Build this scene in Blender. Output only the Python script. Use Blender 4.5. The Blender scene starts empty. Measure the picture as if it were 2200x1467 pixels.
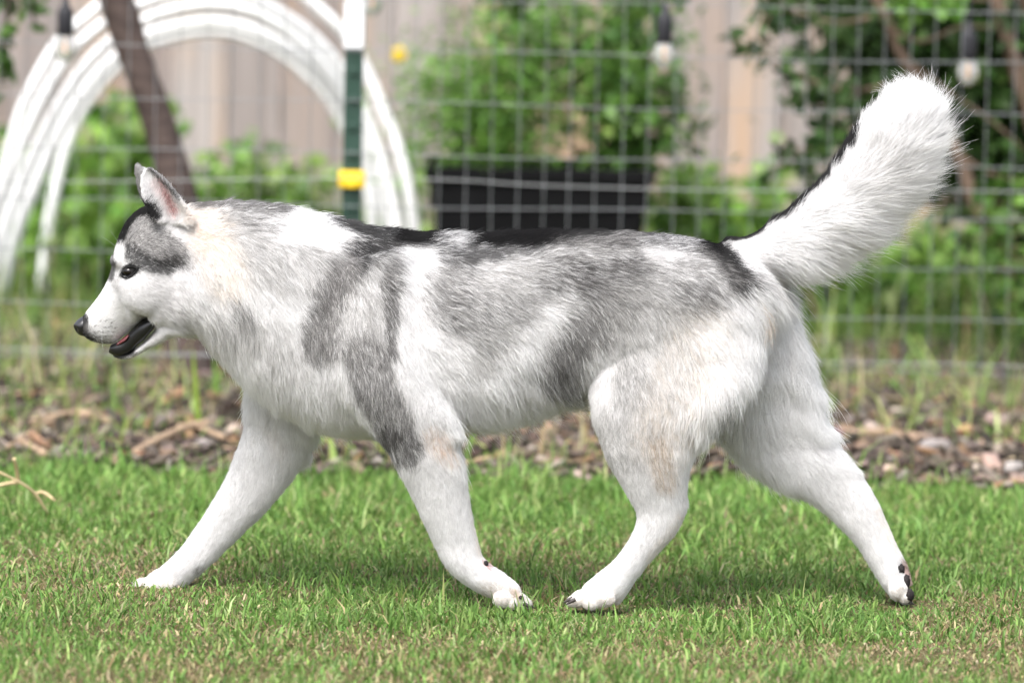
import bpy, bmesh, math, random
import numpy as np
from mathutils import Vector, Matrix, kdtree
from mathutils.bvhtree import BVHTree

random.seed(7)
rng = np.random.default_rng(11)
scene = bpy.context.scene
COL = scene.collection
R_ = math.radians

# ------------------------------------------------------------------ camera
CAM = Vector((0.0, -8.6, 1.2))
PITCH = R_(5.368)
ROLL = R_(1.2)
FPX = 2200 * 200 / 36.0
FWD = Vector((0, math.cos(PITCH), -math.sin(PITCH)))
UP0 = Vector((0, math.sin(PITCH), math.cos(PITCH)))
RT = Vector((1, 0, 0)) * math.cos(ROLL) + UP0 * math.sin(ROLL)
UP = Vector((1, 0, 0)) * -math.sin(ROLL) + UP0 * math.cos(ROLL)
cam_d = bpy.data.cameras.new("camera")
cam = bpy.data.objects.new("camera", cam_d)
COL.objects.link(cam)
M = Matrix((RT, UP, -FWD)).transposed().to_4x4()
M.translation = CAM
cam.matrix_world = M
cam_d.lens = 200
cam_d.sensor_width = 36
cam_d.clip_end = 500
cam_d.dof.use_dof = True
cam_d.dof.focus_distance = 8.55
cam_d.dof.aperture_fstop = 3.35
cam_d.dof.aperture_blades = 9
scene.camera = cam

# ------------------------------------------------------------------ world, sun, exposure
SUN_EL, SUN_AZ = R_(57), R_(207)          # azimuth: direction the light comes from, from +Y clockwise
world = bpy.data.worlds.new("World")
scene.world = world
world.use_nodes = True
wn = world.node_tree
bg = wn.nodes["Background"]
sky = wn.nodes.new("ShaderNodeTexSky")
sky.sky_type = 'NISHITA'
sky.sun_disc = False
sky.sun_elevation = SUN_EL
sky.sun_rotation = SUN_AZ
sky.air_density = 1.0
sky.dust_density = 4.0
sky.ozone_density = 1.0
hsv = wn.nodes.new("ShaderNodeHueSaturation")   # thin cloud: a paler, greyer sky
hsv.inputs["Saturation"].default_value = 0.4
wn.links.new(sky.outputs[0], hsv.inputs["Color"])
wn.links.new(hsv.outputs[0], bg.inputs[0])
bg.inputs[1].default_value = 0.15
sun_d = bpy.data.lights.new("sun", 'SUN')
sun_d.energy = 1.5
sun_d.angle = R_(30)
sun_d.color = (1.0, 0.975, 0.945)
sun = bpy.data.objects.new("sun", sun_d)
COL.objects.link(sun)
sd = Vector((math.sin(SUN_AZ) * math.cos(SUN_EL), math.cos(SUN_AZ) * math.cos(SUN_EL), math.sin(SUN_EL)))
sun.rotation_euler = (-sd).to_track_quat('-Z', 'Y').to_euler()
sun.location = sd * 20
scene.view_settings.view_transform = 'Standard'
scene.view_settings.look = 'None'
scene.view_settings.exposure = 1.34
scene.view_settings.gamma = 1.0
scene.view_settings.use_curve_mapping = False
cy = scene.cycles
cy.use_denoising = True
cy.denoising_prefilter = 'ACCURATE'
cy.max_bounces = 8
cy.diffuse_bounces = 6
cy.glossy_bounces = 2
cy.transmission_bounces = 6
cy.transparent_max_bounces = 8
cy.sample_clamp_indirect = 6.0
scene.cycles_curves.shape = 'RIBBONS'
scene.cycles_curves.subdivisions = 2


# ------------------------------------------------------------------ helpers
def ray(px, py):
    u, v = (px - 1100) / FPX, (733.5 - py) / FPX
    return FWD + RT * u + UP * v


def W(px, py, y=0.0):
    """The point of the vertical plane at depth y that the photograph shows at px, py."""
    d = ray(px, py)
    return CAM + d * ((y - CAM.y) / d.y)


def G(px, py, z=0.0):
    d = ray(px, py)
    return CAM + d * ((z - CAM.z) / d.z)


def PX(P):
    """World points (n,3) -> photograph pixels (n,2)."""
    D = np.asarray(P) - np.array(CAM)
    zf = D @ np.array(FWD)
    return np.stack([1100 + FPX * (D @ np.array(RT)) / zf, 733.5 - FPX * (D @ np.array(UP)) / zf], 1)


def SZ(y):
    """Metres per photograph pixel at depth y."""
    return (y - CAM.y) / FPX


def tag(o, label=None, cat=None, group=None, kind=None):
    if label: o["label"] = label
    if cat: o["category"] = cat
    if group: o["group"] = group
    if kind: o["kind"] = kind
    return o


def empty(name, loc=(0, 0, 0)):
    o = bpy.data.objects.new(name, None)
    o.location = loc
    o.empty_display_size = 0.1
    COL.objects.link(o)
    return o


def link(name, me, mat=None, parent=None, smooth=True):
    o = bpy.data.objects.new(name, me)
    COL.objects.link(o)
    if mat is not None and not me.materials:
        me.materials.append(mat)
    if parent is not None:
        o.parent = parent
        o.matrix_parent_inverse = Matrix.Translation(-parent.location)
    if smooth and len(me.polygons):
        me.polygons.foreach_set("use_smooth", np.ones(len(me.polygons), bool))
    return o


def mesh(name, V, F):
    me = bpy.data.meshes.new(name)
    me.from_pydata([tuple(v) for v in V], [], F)
    me.update()
    return me


def mesh_np(name, V, T, col=None):
    """Fast triangle mesh from arrays, optional per-vertex colour."""
    me = bpy.data.meshes.new(name)
    nv, nt = len(V), len(T)
    me.vertices.add(nv)
    me.vertices.foreach_set("co", np.ascontiguousarray(V, dtype=np.float32).ravel())
    me.loops.add(nt * 3)
    me.loops.foreach_set("vertex_index", np.ascontiguousarray(T, dtype=np.int32).ravel())
    me.polygons.add(nt)
    me.polygons.foreach_set("loop_start", np.arange(0, nt * 3, 3, dtype=np.int32))
    me.update(calc_edges=True)
    if col is not None:
        a = me.attributes.new("tint", 'FLOAT_COLOR', 'POINT')
        a.data.foreach_set("color", np.concatenate([col, np.ones((nv, 1))], 1).astype(np.float32).ravel())
    return me


def catmull(P, n):
    """Resample a polyline (k,d) smoothly with n points per span."""
    P = np.asarray(P, float)
    E = np.vstack([2 * P[0] - P[1], P, 2 * P[-1] - P[-2]])
    out = []
    for i in range(len(P) - 1):
        p0, p1, p2, p3 = E[i:i + 4]
        for t in np.arange(n) / n:
            out.append(0.5 * (2 * p1 + (p2 - p0) * t + (2 * p0 - 5 * p1 + 4 * p2 - p3) * t * t + (3 * p1 - p0 - 3 * p2 + p3) * t ** 3))
    out.append(P[-1])
    return np.array(out)


def tube(P, r, n=8, sub=4, caps=True):
    """Verts and faces of a round tube along P with radius r (number or list)."""
    P = np.array([tuple(p) for p in P], float)
    r = np.full(len(P), r, float) if np.isscalar(r) else np.asarray(r, float)
    if sub > 1:
        Q = catmull(np.c_[P, r], sub)
        P, r = Q[:, :3], Q[:, 3]
    T = np.gradient(P, axis=0)
    T /= np.linalg.norm(T, axis=1)[:, None] + 1e-12
    a = np.array([0, 1.0, 0]) if abs(T[0][1]) < .9 else np.array([1.0, 0, 0])
    V, F = [], []
    for i in range(len(P)):
        a = a - T[i] * (a @ T[i])
        a /= np.linalg.norm(a) + 1e-12
        b = np.cross(T[i], a)
        for k in range(n):
            th = 2 * math.pi * k / n
            V.append(P[i] + r[i] * (math.cos(th) * a + math.sin(th) * b))
    for i in range(len(P) - 1):
        for k in range(n):
            F.append((i * n + k, i * n + (k + 1) % n, (i + 1) * n + (k + 1) % n, (i + 1) * n + k))
    if caps:
        F.append(tuple(range(n))[::-1])
        F.append(tuple((len(P) - 1) * n + k for k in range(n)))
    return V, F


def box_vf(x0, x1, y0, y1, z0, z1):
    V = [(x, y, z) for x in (x0, x1) for y in (y0, y1) for z in (z0, z1)]
    F = [(0, 1, 3, 2), (4, 6, 7, 5), (0, 4, 5, 1), (2, 3, 7, 6), (0, 2, 6, 4), (1, 5, 7, 3)]
    return V, F


def lathe_vf(prof, n=16):
    V, F = [], []
    for (r, z) in prof:
        for k in range(n):
            V.append((r * math.cos(2 * math.pi * k / n), r * math.sin(2 * math.pi * k / n), z))
    for i in range(len(prof) - 1):
        for k in range(n):
            F.append((i * n + k, i * n + (k + 1) % n, (i + 1) * n + (k + 1) % n, (i + 1) * n + k))
    F.append(tuple(range(n))[::-1])
    F.append(tuple((len(prof) - 1) * n + k for k in range(n)))
    return V, F


def bevelled(me, w, seg=2):
    bm = bmesh.new()
    bm.from_mesh(me)
    bmesh.ops.bevel(bm, geom=bm.edges[:], offset=w, segments=seg, profile=0.6, affect='EDGES')
    bmesh.ops.recalc_face_normals(bm, faces=bm.faces[:])
    bm.to_mesh(me)
    bm.free()
    return me


# ------------------------------------------------------------------ materials
def mat(name, color=(.5, .5, .5), rough=.6, spec=.3, attr=None, noise=None, metallic=0.0, transluc=0.0, sheen=0.0):
    """noise = (scale xyz, colour 2, low, high, detail); attr = colour attribute used as base colour."""
    m = bpy.data.materials.new(name)
    m.use_nodes = True
    nt = m.node_tree
    b = nt.nodes["Principled BSDF"]
    b.inputs["Roughness"].default_value = rough
    b.inputs["Specular IOR Level"].default_value = spec
    b.inputs["Metallic"].default_value = metallic
    b.inputs["Base Color"].default_value = (*color, 1)
    src = None
    if attr:
        a = nt.nodes.new("ShaderNodeAttribute")
        a.attribute_name = attr
        src = a.outputs["Color"]
    if noise:
        sc, c2, lo, hi, det = noise
        tc = nt.nodes.new("ShaderNodeTexCoord")
        mp = nt.nodes.new("ShaderNodeMapping")
        mp.inputs["Scale"].default_value = sc
        nz = nt.nodes.new("ShaderNodeTexNoise")
        nz.inputs["Scale"].default_value = 1.0
        nz.inputs["Detail"].default_value = det
        nz.inputs["Roughness"].default_value = 0.65
        rp = nt.nodes.new("ShaderNodeMapRange")
        rp.inputs["From Min"].default_value = lo
        rp.inputs["From Max"].default_value = hi
        mx = nt.nodes.new("ShaderNodeMix")
        mx.data_type = 'RGBA'
        mx.inputs["A"].default_value = (*color, 1)
        mx.inputs["B"].default_value = (*c2, 1)
        nt.links.new(tc.outputs["Object"], mp.inputs[0])
        nt.links.new(mp.outputs[0], nz.inputs["Vector"])
        nt.links.new(nz.outputs["Fac"], rp.inputs[0])
        nt.links.new(rp.outputs[0], mx.inputs["Factor"])
        if src is not None:
            nt.links.new(src, mx.inputs["A"])
        src = mx.outputs["Result"]
    if src is not None:
        nt.links.new(src, b.inputs["Base Color"])
    if transluc > 0:
        t = nt.nodes.new("ShaderNodeBsdfTranslucent")
        t.inputs["Color"].default_value = (*color, 1)
        if src is not None:
            nt.links.new(src, t.inputs["Color"])
        ms = nt.nodes.new("ShaderNodeMixShader")
        ms.inputs[0].default_value = transluc
        nt.links.new(b.outputs[0], ms.inputs[1])
        nt.links.new(t.outputs[0], ms.inputs[2])
        nt.links.new(ms.outputs[0], nt.nodes["Material Output"].inputs["Surface"])
    return m


m_leaf = mat("leaf", attr="tint", rough=.45, spec=.35, transluc=.35)
m_blade = mat("grass_blade", attr="tint", rough=.5, spec=.25, transluc=.35)
m_chip = mat("wood_chip", attr="tint", rough=.9, spec=.1, noise=((60, 60, 60), (.10, .08, .07), .5, .9, 4))
m_wire = mat("galvanised_wire", (.25, .26, .27), rough=.5, spec=.4, metallic=.5, noise=((30, 30, 30), (.17, .18, .18), .4, .7, 3))
m_electric = mat("electric_wire", (.30, .31, .31), rough=.5, spec=.4, metallic=.3)
m_pvc = mat("white_pipe", (.80, .80, .80), rough=.4, spec=.4, noise=((6, 6, 6), (.62, .64, .60), .55, .8, 5))
m_tpost = mat("green_post_paint", (.018, .05, .035), rough=.45, spec=.4, noise=((20, 20, 8), (.035, .07, .055), .45, .7, 4))
m_white = mat("white_sleeve", (.80, .81, .83), rough=.4, spec=.4, noise=((12, 12, 3), (.70, .71, .72), .5, .8, 3))
m_yellow = mat("yellow_insulator", (.78, .52, .02), rough=.4, spec=.4)
m_black = mat("black_plastic", (.004, .0042, .0045), rough=.6, spec=.1, noise=((8, 8, 8), (.008, .008, .009), .5, .8, 4))
m_soil = mat("potting_soil", (.05, .035, .025), rough=.95, spec=.1, noise=((40, 40, 40), (.10, .07, .05), .4, .7, 4))
m_bark = mat("bark", (.055, .041, .037), rough=.85, spec=.15, noise=((14, 14, 50), (.11, .082, .072), .4, .7, 5))
m_stem = mat("bush_stem", (.115, .08, .058), rough=.8, spec=.15, noise=((20, 20, 60), (.19, .135, .10), .4, .7, 4))
m_green_stem = mat("green_stem", (.10, .18, .05), rough=.6)
m_bulb_black = mat("bulb_socket", (.02, .02, .024), rough=.5, spec=.3)
m_filament = mat("bulb_filament", (.75, .38, .16), rough=.4)
m_stick = mat("dry_stick", (.34, .25, .17), rough=.85, spec=.1, noise=((30, 30, 30), (.22, .15, .10), .45, .7, 4))
m_straw = mat("dry_stalk", (.60, .47, .28), rough=.7, spec=.2, noise=((30, 30, 30), (.45, .34, .2), .45, .7, 4))
m_petal = mat("yellow_petal", (.80, .58, .03), rough=.5, transluc=.3)

mb = bpy.data.materials.new("bulb_glass")
mb.use_nodes = True
_p = mb.node_tree.nodes["Principled BSDF"]
_p.inputs["Base Color"].default_value = (.90, .90, .88, 1)
_p.inputs["Roughness"].default_value = .25
_p.inputs["Transmission Weight"].default_value = .78
_p.inputs["IOR"].default_value = 1.15
m_glass = mb

# weathered board: grey-pink wood with vertical streaks and warm patches; tone varies per board object
mw = bpy.data.materials.new("weathered_board")
mw.use_nodes = True
nt = mw.node_tree
bs = nt.nodes["Principled BSDF"]
bs.inputs["Roughness"].default_value = .85
bs.inputs["Specular IOR Level"].default_value = .15
tc = nt.nodes.new("ShaderNodeTexCoord")
oi = nt.nodes.new("ShaderNodeObjectInfo")
va = nt.nodes.new("ShaderNodeVectorMath"); va.operation = 'MULTIPLY_ADD'
va.inputs[1].default_value = (1, 1, 1)
cmb = nt.nodes.new("ShaderNodeCombineXYZ")
mm = nt.nodes.new("ShaderNodeMath"); mm.operation = 'MULTIPLY'; mm.inputs[1].default_value = 37.0
nt.links.new(oi.outputs["Random"], mm.inputs[0])
nt.links.new(mm.outputs[0], cmb.inputs[2]); nt.links.new(mm.outputs[0], cmb.inputs[0])
nt.links.new(tc.outputs["Object"], va.inputs[0]); nt.links.new(cmb.outputs[0], va.inputs[2])


def _noise(scale, detail):
    mp = nt.nodes.new("ShaderNodeMapping"); mp.inputs["Scale"].default_value = scale
    nz = nt.nodes.new("ShaderNodeTexNoise"); nz.inputs["Scale"].default_value = 1; nz.inputs["Detail"].default_value = detail
    nt.links.new(va.outputs[0], mp.inputs[0]); nt.links.new(mp.outputs[0], nz.inputs["Vector"])
    return nz.outputs["Fac"]


def _mix(fac, lo, hi, a, b):
    rp = nt.nodes.new("ShaderNodeMapRange"); rp.inputs["From Min"].default_value = lo; rp.inputs["From Max"].default_value = hi
    nt.links.new(fac, rp.inputs[0])
    mx = nt.nodes.new("ShaderNodeMix"); mx.data_type = 'RGBA'
    nt.links.new(rp.outputs[0], mx.inputs["Factor"])
    for s, k in ((a, "A"), (b, "B")):
        if isinstance(s, tuple): mx.inputs[k].default_value = (*s, 1)
        else: nt.links.new(s, mx.inputs[k])
    return mx.outputs["Result"]


c1 = _mix(_noise((22, 22, .9), 5), .38, .62, (.225, .20, .185), (.37, .335, .315))
c2 = _mix(_noise((5, 5, .8), 3), .48, .66, c1, (.42, .29, .195))
c3 = _mix(_noise((45, 45, 1.2), 3), .60, .75, c2, (.17, .14, .13))
c4 = _mix(oi.outputs["Random"], 0.0, 1.6, c3, (.20, .165, .155))
nt.links.new(c4, bs.inputs["Base Color"])

# ground: soil under the lawn, mulch under the fence, both of one sheet
mg = bpy.data.materials.new("ground_soil")
mg.use_nodes = True
nt = mg.node_tree
bs = nt.nodes["Principled BSDF"]; bs.inputs["Roughness"].default_value = .95; bs.inputs["Specular IOR Level"].default_value = .1
va = nt.nodes.new("ShaderNodeTexCoord")


class _O:  # same interface as above
    outputs = [va.outputs["Object"]]


va = _O
g1 = _mix(_noise((40, 40, 40), 6), .35, .65, (.055, .05, .022), (.13, .11, .055))
g2 = _mix(_noise((50, 50, 50), 6), .35, .65, (.06, .045, .04), (.17, .13, .115))
sx = nt.nodes.new("ShaderNodeSeparateXYZ"); nt.links.new(_O.outputs[0], sx.inputs[0])
gc = _mix(sx.outputs["Y"], 1.42, 1.56, g1, g2)
nt.links.new(gc, bs.inputs["Base Color"])


# ------------------------------------------------------------------ setting: ground and lawn
def vnoise(x, y, s, seed=0):
    """Cheap smooth value noise for scatter decisions."""
    x = x / s; y = y / s
    xi, yi = np.floor(x).astype(int), np.floor(y).astype(int)
    fx, fy = x - xi, y - yi
    fx = fx * fx * (3 - 2 * fx); fy = fy * fy * (3 - 2 * fy)
    h = lambda a, b: (np.sin((a * 127.1 + b * 311.7 + seed * 74.7)) * 43758.5453) % 1.0
    return (h(xi, yi) * (1 - fx) + h(xi + 1, yi) * fx) * (1 - fy) + (h(xi, yi + 1) * (1 - fx) + h(xi + 1, yi + 1) * fx) * fy


def bumps(x, y):
    return 0.012 * (vnoise(x, y, .35, 3) - .5) + .006 * (vnoise(x, y, .12, 5) - .5)


gx = np.r_[-150, -60, -20, -8, np.arange(-4, 4.01, .08), 8, 20, 60, 150]
gy = np.r_[-150, -60, -20, -8, np.arange(-4, 8.01, .08), 12, 20, 60, 150]
GX, GY = np.meshgrid(gx, gy)
V = np.stack([GX.ravel(), GY.ravel(), bumps(GX.ravel(), GY.ravel()) - .004], 1)
nx, ny = len(gx), len(gy)
idx = np.arange(nx * ny).reshape(ny, nx)
a, b, c, d = idx[:-1, :-1].ravel(), idx[:-1, 1:].ravel(), idx[1:, 1:].ravel(), idx[1:, :-1].ravel()
tag(link("ground", mesh_np("ground", V, np.r_[np.c_[a, b, c], np.c_[a, c, d]]), mg), kind="structure")


def blades(x, y, h, w, lean, col, z0=None, coldry=None, flop=1.0):
    """Grass blades: 5 verts, 3 triangles each; arrays of the same length."""
    n = len(x)
    z = bumps(x, y) if z0 is None else z0
    th = rng.uniform(0, 2 * np.pi, n)
    ph = rng.uniform(0, 2 * np.pi, n)
    wd = np.stack([np.cos(th), np.sin(th), np.zeros(n)], 1) * (w / 2)[:, None]
    ld = np.stack([np.cos(ph), np.sin(ph), np.zeros(n)], 1)
    p0 = np.stack([x, y, z - .004], 1)
    up = np.array([0, 0, 1.0])
    l = lean[:, None]
    p1 = p0 + h[:, None] * (.55 * up * np.cos(l * .6) + .55 * ld * np.sin(l * .6))
    p2 = p1 + h[:, None] * (.5 * up * np.cos(l * 1.5) + .5 * ld * np.sin(l * 1.5))
    V = np.stack([p0 - wd, p0 + wd, p1 - wd * .8, p1 + wd * .8, p2], 1).reshape(-1, 3)
    base = np.arange(n)[:, None] * 5
    T = (base[:, None, :] + np.array([[0, 1, 3], [0, 3, 2], [2, 3, 4]])[None]).reshape(-1, 3)
    C = np.repeat(col, 5, 0)
    return V, T, C


def pick(cols, p, n, jit=.18):
    cols = np.array(cols)
    i = rng.choice(len(cols), n, p=np.array(p) / sum(p))
    return cols[i] * np.exp(rng.normal(0, jit, (n, 1))) * np.exp(rng.normal(0, .05, (n, 3)))


GREENS = [(.085, .17, .034), (.14, .25, .058), (.21, .325, .088), (.31, .38, .15)]
STRAWS = [(.36, .30, .165), (.29, .225, .12), (.46, .39, .24), (.18, .135, .075)]


def lawn(n, x0, x1, y0, y1, edge):
    x = rng.uniform(x0, x1, n); y = rng.uniform(y0, y1, n)
    e = edge + .10 * (vnoise(x, y * 0, .22, 9) - .5) + .05 * (vnoise(x, y, .07, 2) - .5)
    k = y < e
    x, y = x[k], y[k]; n = len(x)
    # dry band: near the dog and towards the camera; fresher towards the mulch
    dry = np.clip(.43 - .30 * (y - .1) / 1.1, .13, .46) + .75 * (vnoise(x, y, .26, 1) - .5) * .8 + .35 * (vnoise(x, y, .08, 4) - .5)
    dry = np.where(y > .9, dry * .75, dry)
    isdry = rng.random(n) < np.clip(dry, .03, .85)
    fresh = np.clip((y - .3) / 1.0, 0, 1)
    col = np.where(isdry[:, None], pick(STRAWS, (3, 3, 1.6, 2.2), n), pick(GREENS, (2.2, 3, 2, .7), n) * (1 + .15 * fresh[:, None]))
    tall = vnoise(x, y, .16, 8)
    h = rng.gamma(4, .0052, n) * (.45 + .9 * tall) * (1 + .40 * fresh)
    h = np.where(isdry, h * .75, h)
    for q in (W(1095, 1300, -.09), W(1280, 1302, -.088), W(340, 1268, .062), W(1945, 1290, .036)):   # blades pressed down round the paws
        h = h * (1 - .62 * np.exp(-((x - q.x) ** 2 + (y - q.y + .02) ** 2) / .065 ** 2))
    w = rng.uniform(.0018, .0046, n) * (1 + .35 * fresh)
    lean = np.abs(rng.normal(.9, .45, n)); lean = np.where(isdry, lean + .45, lean)
    return blades(x, y, h, w, np.clip(lean, 0, 1.9), col)


parts = [lawn(190000, -1.25, 1.25, -1.55, 1.7, 1.50), lawn(18000, -3.0, -1.25, -1.55, 1.7, 1.50), lawn(18000, 1.25, 3.0, -1.55, 1.7, 1.50), lawn(12000, -3, 3, -3.2, -1.55, 1.50)]
Vs, Ts, Cs, o = [], [], [], 0
for V, T, C in parts:
    Vs.append(V); Ts.append(T + o); Cs.append(C); o += len(V)
tag(link("lawn_grass", mesh_np("lawn_grass", np.concatenate(Vs), np.concatenate(Ts), np.concatenate(Cs)), m_blade),
    "short green lawn mixed with straw coloured dry blades under the dog", "grass", kind="stuff")

# grass and weeds of the mulch bed: sparse tufts before the wire, dense behind it
n = 9500
x = rng.uniform(-2.6, 2.6, n); y = rng.uniform(1.6, 4.0, n)
xr = (x + 1.3) / 2.6
keep = vnoise(x, y, .22, 21) > np.where(x < -.1, np.where(y > 1.9, .26, .56), np.where(y > 2.8, .24, .62))
x, y = x[keep], y[keep]; n = len(x)
tu = rng.integers(0, n, n)
x = x[tu] + rng.normal(0, .02, n); y = y[tu] + rng.normal(0, .02, n)
p1 = blades(x, y, rng.gamma(4, .019, n) * np.where(y > 2.6, 1.25, .9), rng.uniform(.004, .009, n), np.clip(np.abs(rng.normal(.75, .4, n)), 0, 1.8),
            np.where(rng.random((n, 1)) < .2, pick(STRAWS, (3, 1, 3, 0), n), pick(GREENS + [(.30, .38, .10)], (1, 2, 3, 3, 3), n)))
n = 16000
x = rng.uniform(-3, 3, n); y = rng.uniform(4.05, 6.35, n)
keep = (vnoise(x, y, .4, 31) > .22)
x, y = x[keep], y[keep]; n = len(x)
p2 = blades(x, y, rng.gamma(5, .030, n), rng.uniform(.005, .012, n), np.clip(np.abs(rng.normal(.5, .35, n)), 0, 1.6),
            np.where(rng.random((n, 1)) < .06, pick(STRAWS, (3, 1, 3, 0), n), pick(GREENS + [(.24, .30, .07)], (2, 3, 3, 1.5, 1), n)))
V = np.concatenate([p1[0], p2[0]]); T = np.concatenate([p1[1], p2[1] + len(p1[0])]); C = np.concatenate([p1[2], p2[2]])
tag(link("tall_grass", mesh_np("tall_grass", V, T, C), m_blade), "loose tall grass growing through the mulch around the wire fence", "grass", kind="stuff")


# mulch: thousands of bark chips lying on the bed
def chips(n, x, y, L, Wd, H, col, tilt=.35):
    yaw = rng.uniform(0, 2 * np.pi, n); a = rng.normal(0, tilt, n); b_ = rng.normal(0, tilt, n)
    corners = np.array([[-1, -.6, -1], [1, -.8, -1], [.8, .7, -1], [-.9, .9, -1], [-.8, -.5, 1], [.8, -.6, 1], [.7, .5, 1], [-.6, .7, 1]], float)
    P = corners[None] * np.stack([L, Wd, H], 1)[:, None, :] * .5 * rng.uniform(.7, 1.2, (n, 8, 3))
    ca, sa, cb, sb, cyw, syw = np.cos(a), np.sin(a), np.cos(b_), np.sin(b_), np.cos(yaw), np.sin(yaw)
    X, Y, Z = P[..., 0], P[..., 1], P[..., 2]
    Y, Z = Y * ca[:, None] - Z * sa[:, None], Y * sa[:, None] + Z * ca[:, None]
    X, Z = X * cb[:, None] + Z * sb[:, None], -X * sb[:, None] + Z * cb[:, None]
    X, Y = X * cyw[:, None] - Y * syw[:, None], X * syw[:, None] + Y * cyw[:, None]
    z = bumps(x, y) + .006 + rng.uniform(0, .018, n)
    V = np.stack([X + x[:, None], Y + y[:, None], Z + z[:, None]], 2).reshape(-1, 3)
    q = [(0, 3, 2, 1), (4, 5, 6, 7), (0, 1, 5, 4), (1, 2, 6, 5), (2, 3, 7, 6), (3, 0, 4, 7)]
    t = np.array([f for (i, j, k, l) in q for f in ((i, j, k), (i, k, l))])
    T = (np.arange(n)[:, None, None] * 8 + t[None]).reshape(-1, 3)
    return V, T, np.repeat(col, 8, 0)


n = 13000
x = rng.uniform(-2.8, 2.8, n); y = 1.47 + 2.7 * rng.random(n) ** 1.2
col = pick([(.125, .10, .083), (.085, .068, .055), (.175, .132, .095), (.22, .185, .155), (.042, .034, .028), (.21, .13, .078)], (3, 3, 2, 1.2, 3, .9), n, .25)
V, T, C = chips(n, x, y, rng.gamma(4, .011, n) + .01, rng.gamma(4, .0036, n) + .005, rng.uniform(.003, .012, n), col)
n2 = 420
x2 = rng.uniform(-2.6, 2.6, n2); y2 = rng.uniform(1.5, 3.6, n2)
V2, T2, C2 = chips(n2, x2, y2, rng.uniform(.07, .20, n2), rng.uniform(.003, .006, n2), rng.uniform(.003, .005, n2), pick([(.36, .27, .17), (.44, .35, .23), (.25, .17, .11)], (2, 1.5, 2), n2), .08)
T = np.concatenate([T, T2 + len(V)]); V = np.concatenate([V, V2]); C = np.concatenate([C, C2])
o_ = link("bark_mulch", mesh_np("bark_mulch", V, T, C), m_chip, smooth=False)
tag(o_, "pinkish brown bark mulch spread along the foot of the wire fence", "mulch", kind="stuff")

# single larger pieces of bark one can tell apart at the right-hand end of the bed
bark_spots = [(1960, 945, .085, "tan bark piece lying nearest the mesh among dark chips"), (1875, 925, .065, "pale pink bark piece right behind the raised hind leg"),
              (2075, 935, .08, "orange tinted bark chunk lying on the mulch heap"), (2130, 1000, .09, "long brown bark splinter leaning at the lawn edge"),
              (2180, 1010, .05, "whitish round bark lump at the lawn edge by the photo's edge"), (1915, 1020, .06, "cream bark chip alone at the grass beside the hock"),
              (2010, 960, .07, "grey flat bark piece in the middle of the mulch heap"), (2150, 915, .075, "rosy flat bark piece under the wire mesh at far right"),
              (505, 930, .07, "pale broad bark piece just in front of the front leg")]
cc = [(.31, .22, .155), (.35, .28, .24), (.36, .215, .13), (.34, .24, .20), (.36, .33, .31), (.40, .30, .24), (.26, .235, .225), (.31, .23, .20), (.42, .34, .28)]
for (px, py, L, lab), c_ in zip(bark_spots, cc):
    p = G(px, py, .02)
    V, T, C = chips(1, np.array([0.0]), np.array([0.0]), np.array([L]), np.array([L * .5]), np.array([.018]), np.array([c_]), .25)
    V = V - V.mean(0)
    o_ = link("bark_piece", bevelled(mesh_np("bark_piece", V, T, C), .002, 1), m_chip, smooth=False)
    o_.location = (p.x, p.y, .026)
    tag(o_, lab, "bark piece", "larger bark pieces on the mulch")

# ------------------------------------------------------------------ wooden fence, far behind
YF = 6.4
wf = empty("wooden_fence", (0, YF, 0))
tag(wf, "tall weathered wooden board fence closing off the yard behind the plants", "wooden fence")
proto = {}
x = -5.0
i = 0
while x < 5.0:
    wdt = random.choice((.138, .140, .142))
    key = (wdt, i % 3)
    if key not in proto:
        V, F = box_vf(0, wdt, -.009, .009, .02, 1.85 + .01 * (i % 3))
        proto[key] = bevelled(mesh("board", V, F), .003, 1)
        proto[key].materials.append(mw)
    bo = link("board", proto[key], None, wf, smooth=False)
    bo.location = (x + random.uniform(0, .002), random.uniform(-.004, .004), random.uniform(-.012, .012))
    bo.matrix_parent_inverse = Matrix.Identity(4)
    bo.rotation_euler = (0, random.uniform(-.002, .002), random.uniform(-.02, .02))
    x += wdt + random.uniform(.003, .009)
    i += 1
for z in (.35, .95, 1.6):
    V, F = box_vf(-5.1, 5.1, .016, .056, z, z + .09)
    r_ = link("rail", bevelled(mesh("rail", V, F), .003, 1), mw, wf, smooth=False)
    r_.matrix_parent_inverse = Matrix.Identity(4)

# ------------------------------------------------------------------ welded wire fence, T-post, electric strands
YW = 2.6
wire = empty("wire_fence", (0, YW, 0))
tag(wire, "galvanised welded wire mesh fence standing behind the dog", "wire fence")
rowz = [W(1100, 115 + 111 * k, YW).z for k in range(-5, 8)]
rowz = [z for z in rowz if z > .02]


def sag(x, z, s):
    return .004 * math.sin(x * 4.1 + s) + .003 * math.sin(x * 9.3 + 2 * s), .003 * math.sin(x * 6 + s * 1.7)


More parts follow.
